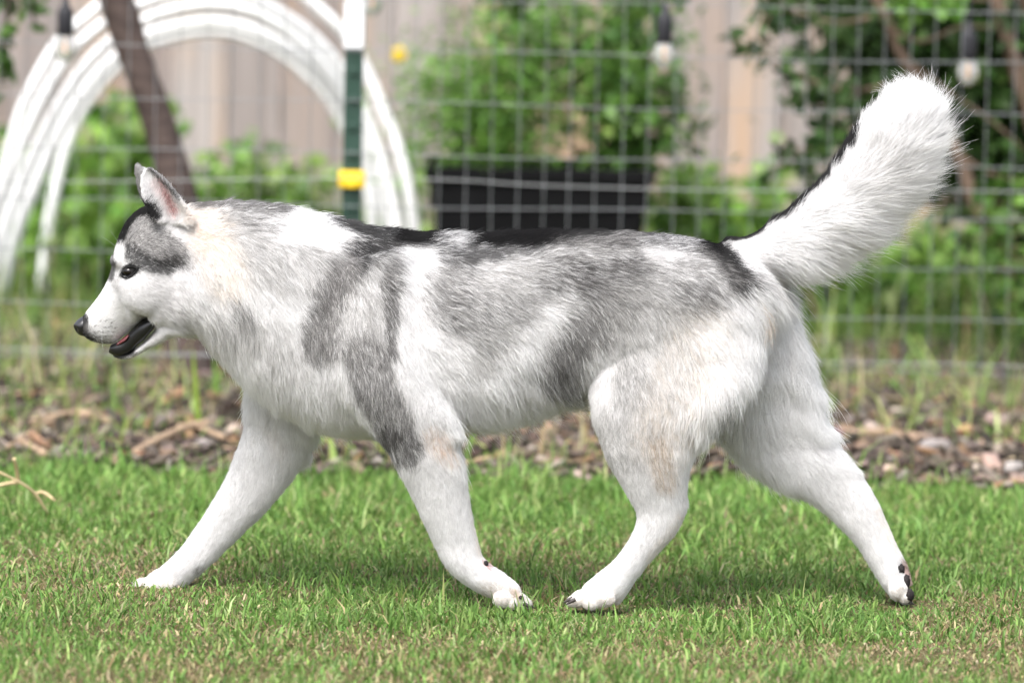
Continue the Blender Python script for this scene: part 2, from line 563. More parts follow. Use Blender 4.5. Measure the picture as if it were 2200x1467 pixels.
ZTOP = max(rowz)
for k, z in enumerate(rowz):
    pts = []
    for x in np.arange(-3.2, 3.21, .1):
        dy, dz = sag(x, z, k * .9)
        pts.append((x, dy, z + dz))
    V, F = tube(pts, .00115, 5, 1)
    o_ = link("wire", mesh("wire", V, F), m_wire, wire)
    o_.matrix_parent_inverse = Matrix.Identity(4)
x0 = W(1111, 425, YW).x
for k in range(-62, 63):
    x = x0 + k * .0512 + random.uniform(-.001, .001)
    ph = random.uniform(0, 6)
    pts = [(x + .0012 * math.sin(z * 7 + ph), .0026 + .004 * math.sin(x * 4.1) + .003 * math.sin(z * 5 + ph), z) for z in np.linspace(.002, ZTOP + .01, 10)]
    V, F = tube(pts, .00108, 5, 1)
    o_ = link("wire", mesh("wire", V, F), m_wire, wire)
    o_.matrix_parent_inverse = Matrix.Identity(4)

for (lab, pts) in (("thin electric fence strand tied to the yellow insulator", [(-200, 392), (250, 390), (757, 383), (1000, 388), (1150, 398), (1550, 409), (2050, 410), (2420, 418)]),
                   ("lowest bright electric strand running level with the dog's thigh", [(-200, 738), (250, 757), (757, 764), (1300, 772), (1766, 778), (1990, 781), (2200, 788), (2420, 794)])):
    P = [W(px, py, YW - .014) for px, py in pts]
    V, F = tube(P, .0013, 6, 6)
    tag(link("electric_wire", mesh("electric_wire", V, F), m_electric), lab, "electric wire", "electric strands along the mesh")

pt, pbm = W(763, 105, YW + .01), W(752, 470, YW + .01)
px_post = (pt.x + pbm.x) / 2
tp = empty("fence_post", (px_post, YW + .012, 0))
tag(tp, "dark green studded metal T-post with a white sleeve on top", "fence post")


def addp(name, vf, m, parent, bev=0, smooth=False):
    me = mesh(name, *vf)
    if bev: bevelled(me, bev, 2)
    o = link(name, me, m, parent, smooth)
    o.matrix_parent_inverse = Matrix.Identity(4)
    return o


zw = pt.z
addp("flange", box_vf(-.0185, .0185, 0, .006, -.02, zw + .02), m_tpost, tp, .0015)
addp("web", box_vf(-.0035, .0035, .0065, .035, -.02, zw + .02), m_tpost, tp, .001)
for k in range(12):
    z = zw - .045 - k * .054
    if z < .05: break
    addp("stud", box_vf(-.009, .009, -.007, -.0003, z - .006, z + .006), m_tpost, tp, .002)
addp("white_sleeve", box_vf(-.0205, .0205, -.010, .042, zw, zw + .42), m_white, tp, .004)
addp("rivet", lathe_vf([(.0001, -.002), (.0025, -.001), (.0025, .001)], 8), m_tpost, tp).location = (0, -.0115, W(763, 46, YW).z)
zi = W(757, 386, YW).z
addp("insulator", box_vf(-.0265, .0265, -.016, .012, zi - .017, zi + .017), m_yellow, tp, .005)
addp("insulator_hook", box_vf(-.008, .008, -.024, -.0163, zi - .016, zi - .004), m_yellow, tp, .002)


# ------------------------------------------------------------------ white pipe hoops behind the fence
hoops = [
    ("outermost white pipe hoop, its right end passing behind the post", 4.05, [(-75, 640), (-38, 500), (3, 400), (22, 320), (47, 240), (82, 165), (130, 88), (191, 33), (270, -25), (400, -70), (520, -70), (620, -30), (704, 37), (755, 95), (792, 165), (824, 240), (850, 305), (868, 365), (885, 450), (895, 560), (900, 690)], .0135),
    ("second white pipe hoop, nearly touching the one outside it", 4.12, [(-50, 640), (-15, 490), (30, 365), (65, 270), (105, 190), (150, 118), (205, 66), (262, 28), (330, 2), (400, -12), (470, -16), (545, 0), (620, 40), (688, 95), (745, 165), (786, 240), (815, 320), (838, 400), (858, 490), (865, 600), (868, 690)], .0140),
    ("middle white pipe hoop, whose crown just shows under the top edge", 4.18, [(-25, 640), (8, 500), (50, 390), (90, 300), (133, 220), (180, 150), (232, 95), (285, 60), (335, 35), (400, 18), (460, 12), (530, 24), (600, 58), (665, 110), (725, 180), (770, 262), (803, 345), (830, 430), (848, 520), (856, 690)], .0148),
    ("white pipe hoop with the lowest crown, clear against the boards", 4.24, [(0, 640), (35, 500), (78, 395), (120, 300), (160, 230), (208, 165), (258, 115), (320, 76), (390, 57), (460, 50), (530, 62), (605, 98), (670, 148), (722, 208), (765, 285), (798, 360), (825, 440), (842, 530), (850, 690)], .0155),
    ("innermost white pipe hoop, half hidden by leaves and trunk", 4.42, [(80, 660), (105, 480), (132, 350), (162, 268), (196, 210), (240, 155), (290, 110), (345, 86), (400, 74), (460, 67), (530, 80), (603, 116), (664, 168), (712, 222), (755, 300), (785, 380), (800, 470), (806, 700)], .0135),
]
for lab, y, pts, r in hoops:
    P = [W(px, py, y + .01 * math.sin(i)) for i, (px, py) in enumerate(pts)]
    V, F = tube(P, r, 14, 5)
    tag(link("pipe_hoop", mesh("pipe_hoop", V, F), m_pvc), lab, "pipe hoop", "nested white pipe hoops")


# ------------------------------------------------------------------ foliage
def leaves(C, N, size, col, fold=.25, droop=0.0, aspect=.5):
    """Leaf per row: 6 verts / 4 tris, centre C, facing N, size array."""
    n = len(C)
    N = N / (np.linalg.norm(N, axis=1)[:, None] + 1e-9)
    a = rng.normal(0, 1, (n, 3)); a[:, 2] -= droop
    a -= N * (a * N).sum(1)[:, None]; a /= np.linalg.norm(a, axis=1)[:, None] + 1e-9
    b = np.cross(N, a)
    L, Wd = size[:, None] * .5, size[:, None] * .5 * aspect
    tip, base = C + a * L - N * L * .25, C - a * L
    m1, m2 = C + a * L * .1, C - a * L * .45
    l1, r1 = m1 + b * Wd + N * Wd * fold, m1 - b * Wd + N * Wd * fold
    l2, r2 = m2 + b * Wd * .8 + N * Wd * fold, m2 - b * Wd * .8 + N * Wd * fold
    V = np.stack([base, l2, l1, tip, r1, r2], 1).reshape(-1, 3)
    t = np.array([[0, 5, 1], [1, 5, 4], [1, 4, 2], [2, 4, 3]])
    T = (np.arange(n)[:, None, None] * 6 + t[None]).reshape(-1, 3)
    return V, T, np.repeat(col, 6, 0)


def plant(name, label, cat, base, stems, leafspec, group=None, stem_mat=None, stem_r=.004):
    """stems: list of polylines of world points; leaves scattered round them."""
    root = empty(name, tuple(base))
    tag(root, label, cat, group)
    Vs, Fs, o = [], [], 0
    for P, r in stems:
        V, F = tube(P, np.linspace(r, r * .35, len(P)), 6, 3)
        Vs += V; Fs += [tuple(i + o for i in f) for f in F]; o += len(V)
    link("stems", mesh("stems", Vs, Fs), stem_mat or m_green_stem, root)
    n, spread, size, cols, probs, aspect, bias = leafspec
    A = [catmull(np.array([tuple(p) for p in P]), 6) for P, r in stems]
    wts = np.array([np.linalg.norm(np.diff(a, axis=0), axis=1).sum() for a in A]); wts /= wts.sum()
    C = []
    for a, k in zip(A, rng.multinomial(n, wts)):
        f = rng.random(k) ** bias * (len(a) - 1)
        i = np.minimum(f.astype(int), len(a) - 2); t = (f - i)[:, None]
        C.append(a[i] * (1 - t) + a[i + 1] * t)
    C = np.concatenate(C)
    C = C + rng.normal(0, 1, (n, 3)) * np.array(spread)
    C[:, 2] = np.maximum(C[:, 2], .03)
    N = rng.normal(0, .8, (n, 3)) + np.array([0, -.3, .9])
    V, T, Cc = leaves(C, N, size * rng.uniform(.55, 1.3, n), pick(cols, probs, n, .22), aspect=aspect)
    link("foliage", mesh_np("foliage", V, T, Cc), m_leaf, root, smooth=False)
    return root


LIME = [(.10, .21, .028), (.15, .28, .04), (.21, .34, .075), (.055, .12, .018), (.26, .33, .13)]
MID = [(.06, .13, .022), (.09, .18, .03), (.13, .23, .05), (.035, .08, .014)]
DARK = [(.022, .048, .012), (.035, .075, .016), (.055, .11, .024), (.09, .16, .05)]


def up_stems(bx, by, h, n, spread, y):
    """n stems rising from a foot at pixel bx to about pixel height, spreading by pixels."""
    out = []
    foot = W(bx, 700, y); foot.z = 0
    for i in range(n):
        tx = bx + spread * (2 * (i + .5) / n - 1) + random.uniform(-12, 12)
        ty = by + random.uniform(0, h)
        t = W(tx, ty, y + random.uniform(-.12, .12))
        mid = foot.lerp(t, .5) + Vector((random.uniform(-.03, .03), random.uniform(-.03, .03), .03))
        out.append(([foot + Vector((random.uniform(-.02, .02), random.uniform(-.02, .02), 0)), mid, t], .005))
    return foot, out


weeds = [  # x, top y, height range, stems, spread px, depth, leaves, size, label
    (60, 300, 160, 6, 80, 4.9, 420, .060, "leafy light green weed at the left edge under the hoop feet"),
    (165, 270, 150, 7, 75, 4.75, 560, .065, "broad leaved weed filling the inside of the hoops below their left arc"),
    (265, 225, 150, 7, 70, 4.9, 560, .070, "tall bright green weed against the left side of the leaning trunk"),
    (215, 430, 120, 7, 110, 4.5, 520, .070, "low bushy weed directly behind the dog's forehead"),
    (80, 470, 120, 6, 110, 4.6, 420, .065, "low bushy weed left of the dog's muzzle"),
    (450, 345, 80, 5, 60, 5.1, 260, .05, "pale green weed showing between the trunk and the nape"),
    (560, 330, 90, 5, 50, 5.3, 240, .05, "thin upright weed against the boards above the dog's shoulders"),
    (650, 340, 90, 5, 60, 5.2, 280, .05, "light weed just left of the green post"),
    (830, 330, 120, 5, 60, 5.0, 300, .05, "weed tucked between the post and the black planter"),
    (1480, 380, 120, 6, 70, 4.6, 380, .06, "leafy weed just past the right end of the black planter"),
    (1610, 360, 150, 6, 80, 4.9, 420, .06, "loose green weed above the base of the tail"),
    (1730, 520, 80, 7, 100, 4.5, 520, .055, "low green weed in the gap under the tail"),
    (1880, 560, 80, 7, 110, 4.5, 560, .055, "low spreading weed behind the far hind thigh"),
    (2040, 560, 80, 7, 110, 4.6, 560, .055, "low spreading weed under the shrub stems"),
    (2180, 590, 70, 7, 90, 4.5, 480, .055, "low green weed at the right edge of the bed"),
]
for bx, ty, hr, ns, spr, y, nl, sz, lab in weeds:
    foot, st = up_stems(bx, ty, hr, ns, spr, y)
    plant("leafy_weed", lab, "weed", foot, st, (nl, (.035, .05, .04), sz, LIME, (2, 3, 2.2, 2, .8), .55, .75), "weeds in front of the board fence")

# black tubs with tall plants
def tub(x0, x1, top, y, dep, label):
    a, b = W(x0, top, y), W(x1, top, y)
    cx, w, h = (a.x + b.x) / 2, b.x - a.x, (a.z + b.z) / 2
    root = empty("planter_tub", (cx, y + dep / 2, 0))
    tag(root, label, "planter", None)
    V, F = box_vf(-w / 2 + .02, w / 2 - .02, -dep / 2 + .02, dep / 2 - .02, 0, h - .095)
    for i, v in enumerate(V):
        if v[2] == 0: V[i] = (v[0] * .9, v[1] * .9, 0)
    addp("tub_wall", (V, F), m_black, root, .012)
    addp("upper_wall", box_vf(-w / 2 + .012, w / 2 - .012, -dep / 2 + .012, -dep / 2 + .028, h - .094, h - .036), m_black, root, .004)
    addp("rim", box_vf(-w / 2, w / 2, -dep / 2, -dep / 2 + .02, h - .035, h), m_black, root, .006)
    addp("rim", box_vf(-w / 2, w / 2, dep / 2 - .02, dep / 2, h - .035, h), m_black, root, .006)
    for sx_ in (-1, 1): addp("rim", box_vf(sx_ * (w / 2 - .01) - .01, sx_ * (w / 2 - .01) + .01, -dep / 2 + .021, dep / 2 - .021, h - .035, h - .002), m_black, root, .006)
    addp("soil", box_vf(-w / 2 + .03, w / 2 - .03, -dep / 2 + .03, dep / 2 - .03, h - .09, h - .06), m_soil, root, .004)
    return root, h


t1, h1 = tub(912, 1408, 362, 3.95, .42, "long low black plastic planter box behind the mesh")


def tall_plant(label, foot, tops, nl, spread, size, cols, probs, aspect):
    st = []
    for tx, ty, y in tops:
        t = W(tx, ty, y)
        m_ = foot.lerp(t, .45) + Vector((random.uniform(-.05, .05), 0, .05))
        st.append(([foot, m_, t], .006))
    return plant("tall_plant", label, "plant", foot, st, (nl, spread, size, cols, probs, aspect, .7), "tall plants in the black planter")


f1 = W(1080, 370, 4.15)
tall_plant("feathery bright green plant rising tall from the left of the black planter", f1, [(885, 190, 4.2), (880, 320, 4.15), (930, 210, 4.1), (1000, 150, 4.2), (1060, 60, 4.15), (1110, -20, 4.2), (1160, -60, 4.15), (1150, 120, 4.05), (1230, 40, 4.2), (1060, 250, 4.0), (1240, 200, 4.1)],
           6200, (.060, .07, .06), .027, [(.09, .20, .03), (.13, .26, .04), (.17, .31, .065), (.06, .13, .022)], (3, 3, 2, 1.5), .35)
f2 = W(1330, 392, 4.15)
tall_plant("darker green plant with bigger leaves at the right end of the black planter", f2, [(1270, 60, 4.2), (1320, 0, 4.25), (1370, 90, 4.15), (1420, 190, 4.2), (1300, 180, 4.1), (1470, 260, 4.2), (1390, -40, 4.3)],
           2300, (.05, .05, .05), .038, [(.06, .14, .025), (.10, .21, .035), (.15, .27, .06), (.03, .07, .012)], (3, 3, 1.5, 2), .45)

# yellow flower
fl = empty("yellow_flower", tuple(W(850, 700, 4.6)))
fl.location.z = 0
tag(fl, "small yellow flower on a thin stalk right of the white post sleeve", "flower")
top = W(857, 117, 4.6)
V, F = tube([fl.location, fl.location.lerp(top, .5) + Vector((.03, 0, 0)), top], .003, 6, 4)
link("stalk", mesh("stalk", V, F), m_green_stem, fl)
for k in range(5):
    th = 2 * math.pi * k / 5
    c_ = np.array([tuple(top + Vector((.010 * math.cos(th), -.004, .010 * math.sin(th))))])
    V, T, C = leaves(c_, np.array([[.3 * math.cos(th), -1, .3 * math.sin(th)]]), np.array([.024]), np.array([[.8, .58, .03]]), aspect=.8)
    link("petal", mesh_np("petal", V, T, C), m_petal, fl)

# leaning tree trunk with a branch carrying leaves into the top left corner
YT = 3.15
tr = empty("leaning_tree", (W(395, 700, YT).x, YT, 0))
tag(tr, "dark brown tree with a curved leaning trunk behind the mesh", "tree")
P = [W(px, py, YT) for px, py in [(412, 800), (400, 600), (388, 470), (372, 370), (350, 290), (318, 205), (290, 120), (268, 50), (238, -30), (195, -160), (140, -330), (95, -560)]]
P[0].z = -.03
V, F = tube(P, [.062, .048, .042, .0375, .034, .033, .034, .035, .035, .034, .03, .026], 16, 6)
V = [tuple(np.array(v) * 1 + np.array([.0025 * math.sin(v[2] * 60 + v[0] * 90), 0, 0])) for v in V]
link("trunk", mesh("trunk", V, F), m_bark, tr)


def branch(root, name, pts, r, m_):
    V, F = tube(pts, np.linspace(r, r * .3, len(pts)), 7, 4)
    return link(name, mesh(name, V, F), m_, root)


def twig_leaves(root, twigs, n, spread, size, cols, probs, name="crown", aspect=.5, back=0.0):
    C = []
    for t in twigs:
        a = catmull(np.array([tuple(p) for p in t]), 8)
        f = rng.random(n) * (len(a) - 1)
        i = np.minimum(f.astype(int), len(a) - 2); u = (f - i)[:, None]
        C.append(a[i] * (1 - u) + a[i + 1] * u)
    C = np.concatenate(C) + rng.normal(0, 1, (n * len(twigs), 3)) * np.array(spread) + np.array([0, back, 0])
    N = rng.normal(0, .8, C.shape) + np.array([0, -.4, .8])
    V, T, Cc = leaves(C, N, size * rng.uniform(.6, 1.25, len(C)), pick(cols, probs, len(C), .22), aspect=aspect, droop=.6)
    return link(name, mesh_np(name, V, T, Cc), m_leaf, root, smooth=False)


tw = [[W(140, -330, YT), W(60, -150, YT - .05), W(20, 0, YT - .08), W(5, 110, YT - .08), W(0, 175, YT - .1)],
      [W(95, -560, YT), W(40, -200, YT - .05), W(60, -40, YT - .1), W(75, 55, YT - .1)],
      [W(20, -40, YT), W(-50, 40, YT), W(-120, 130, YT)]]
for t in tw: branch(tr, "branch", t, .008, m_bark)
twig_leaves(tr, tw, 75, (.018, .03, .02), .045, MID + [(.10, .2, .04)], (3, 2, 1, 2, 1))

# shrub at the right: several leaning stems, long twigs with small dark leaves
YB = 3.35
sh = empty("leaning_shrub", (W(2330, 850, YB).x, YB, 0))
tag(sh, "large dark leaved shrub with brown stems leaning in behind the tail", "shrub")
foot = Vector((sh.location.x, YB, -.02))
stems = [[foot, W(2255, 640, YB), W(2197, 562, YB), W(2106, 462, YB), W(2065, 350, YB), W(2000, 225, YB), W(1933, 110, YB), W(1875, -20, YB), W(1820, -120, YB)],
         [foot + Vector((.02, .05, 0)), W(2270, 450, YB + .05), W(2199, 205, YB + .05), W(2147, 20, YB + .05), W(2100, -100, YB + .05)],
         [foot + Vector((.05, .08, 0)), W(2310, 300, YB + .1), W(2195, -10, YB + .1), W(2150, -120, YB + .1)],
         [foot + Vector((.03, .1, 0)), W(2280, 520, YB + .2), W(2120, 300, YB + .25), W(2010, 120, YB + .25), W(1960, -60, YB + .25)]]
for s_, r_ in zip(stems, (.017, .020, .017, .013)):
    V, F = tube(s_, np.linspace(r_, r_ * .7, len(s_)), 9, 5)
    link("trunk", mesh("trunk", V, F), m_stem, sh)
left_tw = [[W(1960, 160, YB), W(1880, 190, YB - .03), W(1790, 190, YB - .05), W(1715, 160, YB - .06), W(1640, 120, YB - .06), W(1575, 92, YB - .06)],
           [W(1900, 30, YB), W(1800, 50, YB - .03), W(1700, 25, YB - .04), W(1650, 40, YB - .05), W(1640, 110, YB - .05)],
           [W(2010, 240, YB), W(1880, 255, YB), W(1800, 285, YB), W(1735, 320, YB), W(1690, 330, YB), W(1640, 400, YB)],
           [W(1860, 190, YB), W(1800, 230, YB), W(1740, 215, YB), W(1700, 195, YB)],
           [W(1840, -40, YB), W(1760, 0, YB), W(1690, 10, YB), W(1620, -10, YB)],
           [W(1790, 290, YB), W(1760, 330, YB), W(1740, 390, YB)]]
right_tw = [[W(1900, 60, YB), W(1980, 90, YB), W(2060, 60, YB), W(2140, 60, YB)], [W(1900, -30, YB), W(2000, -20, YB), W(2100, 0, YB), W(2220, -10, YB)],
            [W(1950, 130, YB), W(2040, 200, YB), W(2130, 260, YB), W(2210, 330, YB)], [W(2060, 330, YB), W(2120, 370, YB), W(2190, 390, YB), W(2260, 420, YB)],
            [W(2170, 100, YB), W(2240, 200, YB), W(2280, 300, YB)], [W(2080, 120, YB + .1), W(2110, 180, YB + .1), W(2170, 200, YB + .1)],
            [W(1850, 20, YB + .15), W(1930, 30, YB + .15), W(2040, 140, YB + .15)], [W(2010, 250, YB + .2), W(2080, 280, YB + .2), W(2180, 130, YB + .2)],
            [W(1870, 100, YB + .2), W(1950, 120, YB + .2), W(2030, 40, YB + .2)], [W(2250, 480, YB), W(2190, 470, YB - .03), W(2120, 500, YB - .04), W(2050, 520, YB - .04)],
            [W(2260, 640, YB), W(2210, 620, YB - .03), W(2150, 570, YB - .04), W(2170, 660, YB - .05)], [W(2120, 430, YB), W(2160, 440, YB), W(2220, 470, YB)],
            [W(2180, 40, YB + .2), W(2210, 170, YB + .2), W(2250, 260, YB + .2)]]
for t in left_tw + right_tw: branch(sh, "branch", t, .005, m_stem)
twig_leaves(sh, left_tw, 62, (.015, .022, .016), .042, DARK, (3, 3, 2, .8), "twig_leaves", .55)
twig_leaves(sh, right_tw[:9], 600, (.050, .05, .050), .046, DARK, (3, 3, 2, .5), "crown", .55, .14)
twig_leaves(sh, right_tw[9:], 90, (.026, .04, .026), .042, MID, (2, 3, 2, 1), "crown", .55)
twig_leaves(sh, right_tw[:9], 300, (.10, .06, .10), .05, DARK, (4, 3, 1, .3), "crown", .55, .34)
bright = [[W(1960, -20, YB - .08), W(2020, 10, YB - .08), W(2050, 30, YB - .08)], [W(1940, 0, YB - .08), W(1985, 20, YB - .08)]]
for t in bright: branch(sh, "branch", t, .003, m_stem)
twig_leaves(sh, bright, 32, (.016, .02, .016), .045, [(.12, .26, .04), (.17, .32, .06)], (1, 1), "crown", .55)
for hx, lab, twigs in ((1050, "thin leafy branch hanging into the top edge left of the feathery plant", [[(1000, -160), (1060, -60), (1090, 20)], [(1000, -160), (1110, -50), (1125, 25)]]),
                       (1400, "thin leafy branch hanging into the top edge behind the string light bulb", [[(1370, -150), (1380, -40), (1395, 40)], [(1370, -150), (1440, -50), (1455, 25)]])):
    vine = empty("hanging_branch", tuple(W(hx, -300, YT)))
    tag(vine, lab, "branch", "branches hanging in at the top edge")
    tws = [[W(px, py, YT) for px, py in t] for t in twigs]
    for t in tws: branch(vine, "branch", [W(hx, -300, YT)] + t, .005, m_bark)
    twig_leaves(vine, [t[1:] for t in tws], 36, (.022, .024, .022), .045, MID, (3, 2, .6, 3), "foliage")

# string-light bulbs, hanging from one cord above the frame
YS = 2.75
sock = [(.0065, .075), (.008, .060), (.014, .052), (.0165, .044), (.0165, .004), (.015, 0)]
glob = [(.013, -.0005), (.0165, -.009), (.021, -.022), (.0215, -.030), (.018, -.041), (.010, -.050), (.002, -.053)]
bulbs = [(140, 76, "string light bulb hanging at the left in front of the white hoops"), (800, -22, "string light bulb just right of the white post sleeve, cut by the top edge"),
         (1427, 92, "string light bulb hanging above the planter in front of green leaves"), (2080, 128, "string light bulb hanging in the dark shrub right of the tail tip")]
root0 = None
cordpts = []
for px, py, lab in bulbs:
    loc = W(px, py, YS)
    root = empty("string_light_bulb", tuple(loc))
    tag(root, lab, "light bulb", "bulbs of the string light")
    for nm, prof, m_ in (("socket", sock, m_bulb_black), ("glass_bulb", glob, m_glass)):
        o_ = addp(nm, lathe_vf(prof, 18), m_, root, smooth=True)
        o_.location = (0, 0, 0)
    o_ = addp("filament", lathe_vf([(.001, -.004), (.004, -.012), (.0045, -.034), (.001, -.040)], 8), m_filament, root, smooth=True)
    V, F = tube([(0, 0, .072), (.001, .001, .12), (0, 0, .20)], .0035, 6, 2)
    o_ = addp("lead", (V, F), m_bulb_black, root)
    o_["label"] = "short black lead"
    cordpts.append(loc + Vector((0, 0, .2)))
cp = [cordpts[0] + Vector((-.7, 0, .05))]
for i, p in enumerate(cordpts):
    if i: cp.append((cordpts[i - 1] + p) / 2 + Vector((0, 0, -.01)))
    cp.append(p)
cp.append(cordpts[-1] + Vector((.7, 0, .02)))
V, F = tube(cp, .004, 6, 4)
tag(link("light_cord", mesh("light_cord", V, F), m_bulb_black), "black cord the string light bulbs hang from, above the mesh", "cord")

# sticks and stalks
sticks = [([(10, 965), (75, 925), (135, 890), (200, 884)], .006, "long pale dry stick bending along the mulch at the left edge"),
          ([(70, 905), (140, 890), (200, 893), (235, 905)], .007, "reddish curved stick lying flat behind the pale one"),
          ([(285, 975), (340, 945), (400, 918), (450, 908)], .008, "tan stick slanting up beside the upright green blade"),
          ([(380, 915), (430, 920), (480, 940)], .007, "short brown stick crossing under the upright green blade"),
          ([(40, 945), (70, 960), (95, 975)], .008, "grey stub of a stick at the left lawn edge"),
          ([(1780, 925), (1840, 932), (1900, 928)], .009, "thick pinkish stick lying behind the hind hock")]
for pts, r, lab in sticks:
    P = [G(px, py, .02 + .004 * i) for i, (px, py) in enumerate(pts)]
    V, F = tube(P, [r * random.uniform(.75, 1.1) for _ in P], 7, 4)
    tag(link("stick", mesh("stick", V, F), m_stick), lab, "stick", "sticks on the mulch")
st = empty("dry_stalk", tuple(G(105, 1110)))
tag(st, "dry straw coloured weed stalk in the lawn at the left edge", "dry stalk")
b0 = G(108, 1112)
dy = b0.y
for pts, r in ([[(108, 1112), (75, 1060), (40, 1035), (-10, 1010)], .0028], [[(40, 1035), (35, 1005), (30, 985)], .004], [[(75, 1060), (95, 1058), (118, 1075)], .003], [[(40, 1035), (10, 1040), (-40, 1050)], .004]):
    V, F = tube([W(px, py, dy - .02 * i) for i, (px, py) in enumerate(pts)], np.linspace(r, r * .7, len(pts)), 6, 4)
    link("stem", mesh("stem", V, F), m_straw, st)
for (px, py, top_, w_, lab, c_) in [(428, 925, 748, .012, "single tall upright grass blade in front of the dog's chest", (.22, .33, .05)),
                                    (300, 880, 790, .010, "arching yellow green grass blade under the dog's jaw", (.26, .33, .10)),
                                    (470, 870, 760, .012, "short wide grass blade close to the dog's chest", (.16, .30, .05))]:
    b0 = G(px, py); lean_ = -14 if px == 428 else (60 if px == 300 else -10)
    V, F = [], []
    for k in range(6):
        t = k / 5
        c_p = W(px + lean_ * t * (1.3 - .3 * t), py + (top_ - py) * t, b0.y)
        hw = w_ * .5 * (1 - t ** 3 * .9)
        V += [tuple(c_p - Vector((hw, 0, 0))), tuple(c_p + Vector((0, .002, 0))), tuple(c_p + Vector((hw, 0, 0)))]
    for k in range(5):
        for j in range(2): F.append((k * 3 + j, k * 3 + j + 1, k * 3 + j + 4, k * 3 + j + 3))
    me = mesh("grass_blade", V, F)
    a_ = me.attributes.new("tint", 'FLOAT_COLOR', 'POINT')
    a_.data.foreach_set("color", np.tile(np.array([*c_, 1.0], np.float32), len(V)))
    tag(link("grass_blade", me, m_blade), lab, "grass blade", "single tall blades in the bed")

exec_dog = True
# DOG_BEGIN
# ------------------------------------------------------------------ the dog: skin
SV, SF = [], []


def add_vf(V, F):
    o = len(SV)
    SV.extend([tuple(v) for v in V])
    SF.extend([tuple(i + o for i in f) for f in F])


def loft(secs, n=28, sub=6, ex=2.2):
    """secs: (top px, bottom px, depth y, half width[, egg]); elliptical rings between the two edge points."""
    A = []
    for s in secs:
        a, b = W(*s[0], s[2]), W(*s[1], s[2])
        A.append([*a, *b, s[2], s[3], s[4] if len(s) > 4 else 0.0])
    A = catmull(np.array(A), sub)
    V, F = [], []
    for r in A:
        a, b = r[:3], r[3:6]
        c = (a + b) / 2; u = (a - b) / 2; hw = max(r[7], .001); eg = r[8]
        for k in range(n):
            th = 2 * math.pi * k / n
            cs, sn = math.cos(th), math.sin(th)
            q = 2 / ex
            ku = math.copysign(abs(cs) ** q, cs); kw = math.copysign(abs(sn) ** q, sn)
            V.append(c + u * ku + np.array([0, hw * kw * (1 + eg * ku), 0]))
    m = len(A)
    for i in range(m - 1):
        for k in range(n):
            F.append((i * n + k, i * n + (k + 1) % n, (i + 1) * n + (k + 1) % n, (i + 1) * n + k))
    o = len(V)
    V += [(A[0][:3] + A[0][3:6]) / 2, (A[-1][:3] + A[-1][3:6]) / 2]
    for k in range(n):
        F.append((o, (k + 1) % n, k))
        F.append((o + 1, (m - 1) * n + k, (m - 1) * n + (k + 1) % n))
    add_vf(V, F)


def ball(px, py, y, rx, ry, rz):
    bm = bmesh.new()
    bmesh.ops.create_icosphere(bm, subdivisions=3, radius=1)
    c = W(px, py, y)
    add_vf([(c.x + v.co.x * rx, c.y + v.co.y * ry, c.z + v.co.z * rz) for v in bm.verts], [tuple(v.index for v in f.verts) for f in bm.faces])
    bm.free()


# trunk of the body and neck
loft([((1652, 610), (1655, 690), 0, .045), ((1612, 545), (1634, 752), 0, .080), ((1500, 518), (1560, 825), 0, .100), ((1400, 506), (1440, 845), 0, .108),
      ((1300, 500), (1310, 845), 0, .105), ((1200, 499), (1200, 860), 0, .110), ((1100, 503), (1095, 895), 0, .122, -.05), ((1000, 506), (990, 912), 0, .128, -.08),
      ((900, 503), (880, 925), 0, .128, -.1), ((800, 492), (760, 928), 0, .122, -.1), ((720, 475), (640, 900), 0, .116, -.05), ((640, 455), (560, 845), 0, .112),
      ((560, 442), (500, 785), 0, .106), ((490, 436), (445, 730), 0, .096, -.1), ((430, 438), (400, 705), 0, .080, -.22), ((385, 447), (368, 695), 0, .066, -.28), ((350, 470), (345, 670), 0, .04)])
# skull and upper muzzle
loft([((420, 460), (410, 690), 0, .058, -.25), ((370, 444), (372, 705), 0, .070, -.25), ((330, 442), (345, 708), 0, .072, -.2), ((302, 449), (330, 700), 0, .069, -.1),
      ((278, 470), (318, 680), 0, .064, -.05), ((258, 502), (306, 684), 0, .058, -.12), ((246, 540), (294, 694), 0, .050, -.2), ((239, 583), (281, 706), 0, .039, .18), ((222, 620), (264, 722), 0, .032, .16),
      ((201, 650), (241, 737), 0, .029, .1), ((187, 668), (214, 736), 0, .0258), ((178, 680), (198, 732), 0, .0225), ((171, 688), (187, 726), 0, .016), ((168, 697), (178, 718), 0, .008)], ex=2.3)
# lower jaw
loft([((372, 670), (420, 712), 0, .058), ((346, 692), (376, 718), 0, .054), ((333, 712), (350, 730), 0, .043), ((312, 731), (318, 748), 0, .030), ((296, 745), (298, 759), 0, .026), ((278, 757), (278, 769), 0, .022),
      ((256, 761), (257, 768), 0, .017), ((242, 758), (243, 763), 0, .008)])
# brow ridges, cheeks
for s in (-1, 1):
    ball(263, 560, s * .036, .019, .014, .013)
    ball(318, 625, s * .050, .045, .026, .036)
    ball(380, 655, s * .046, .040, .026, .032)


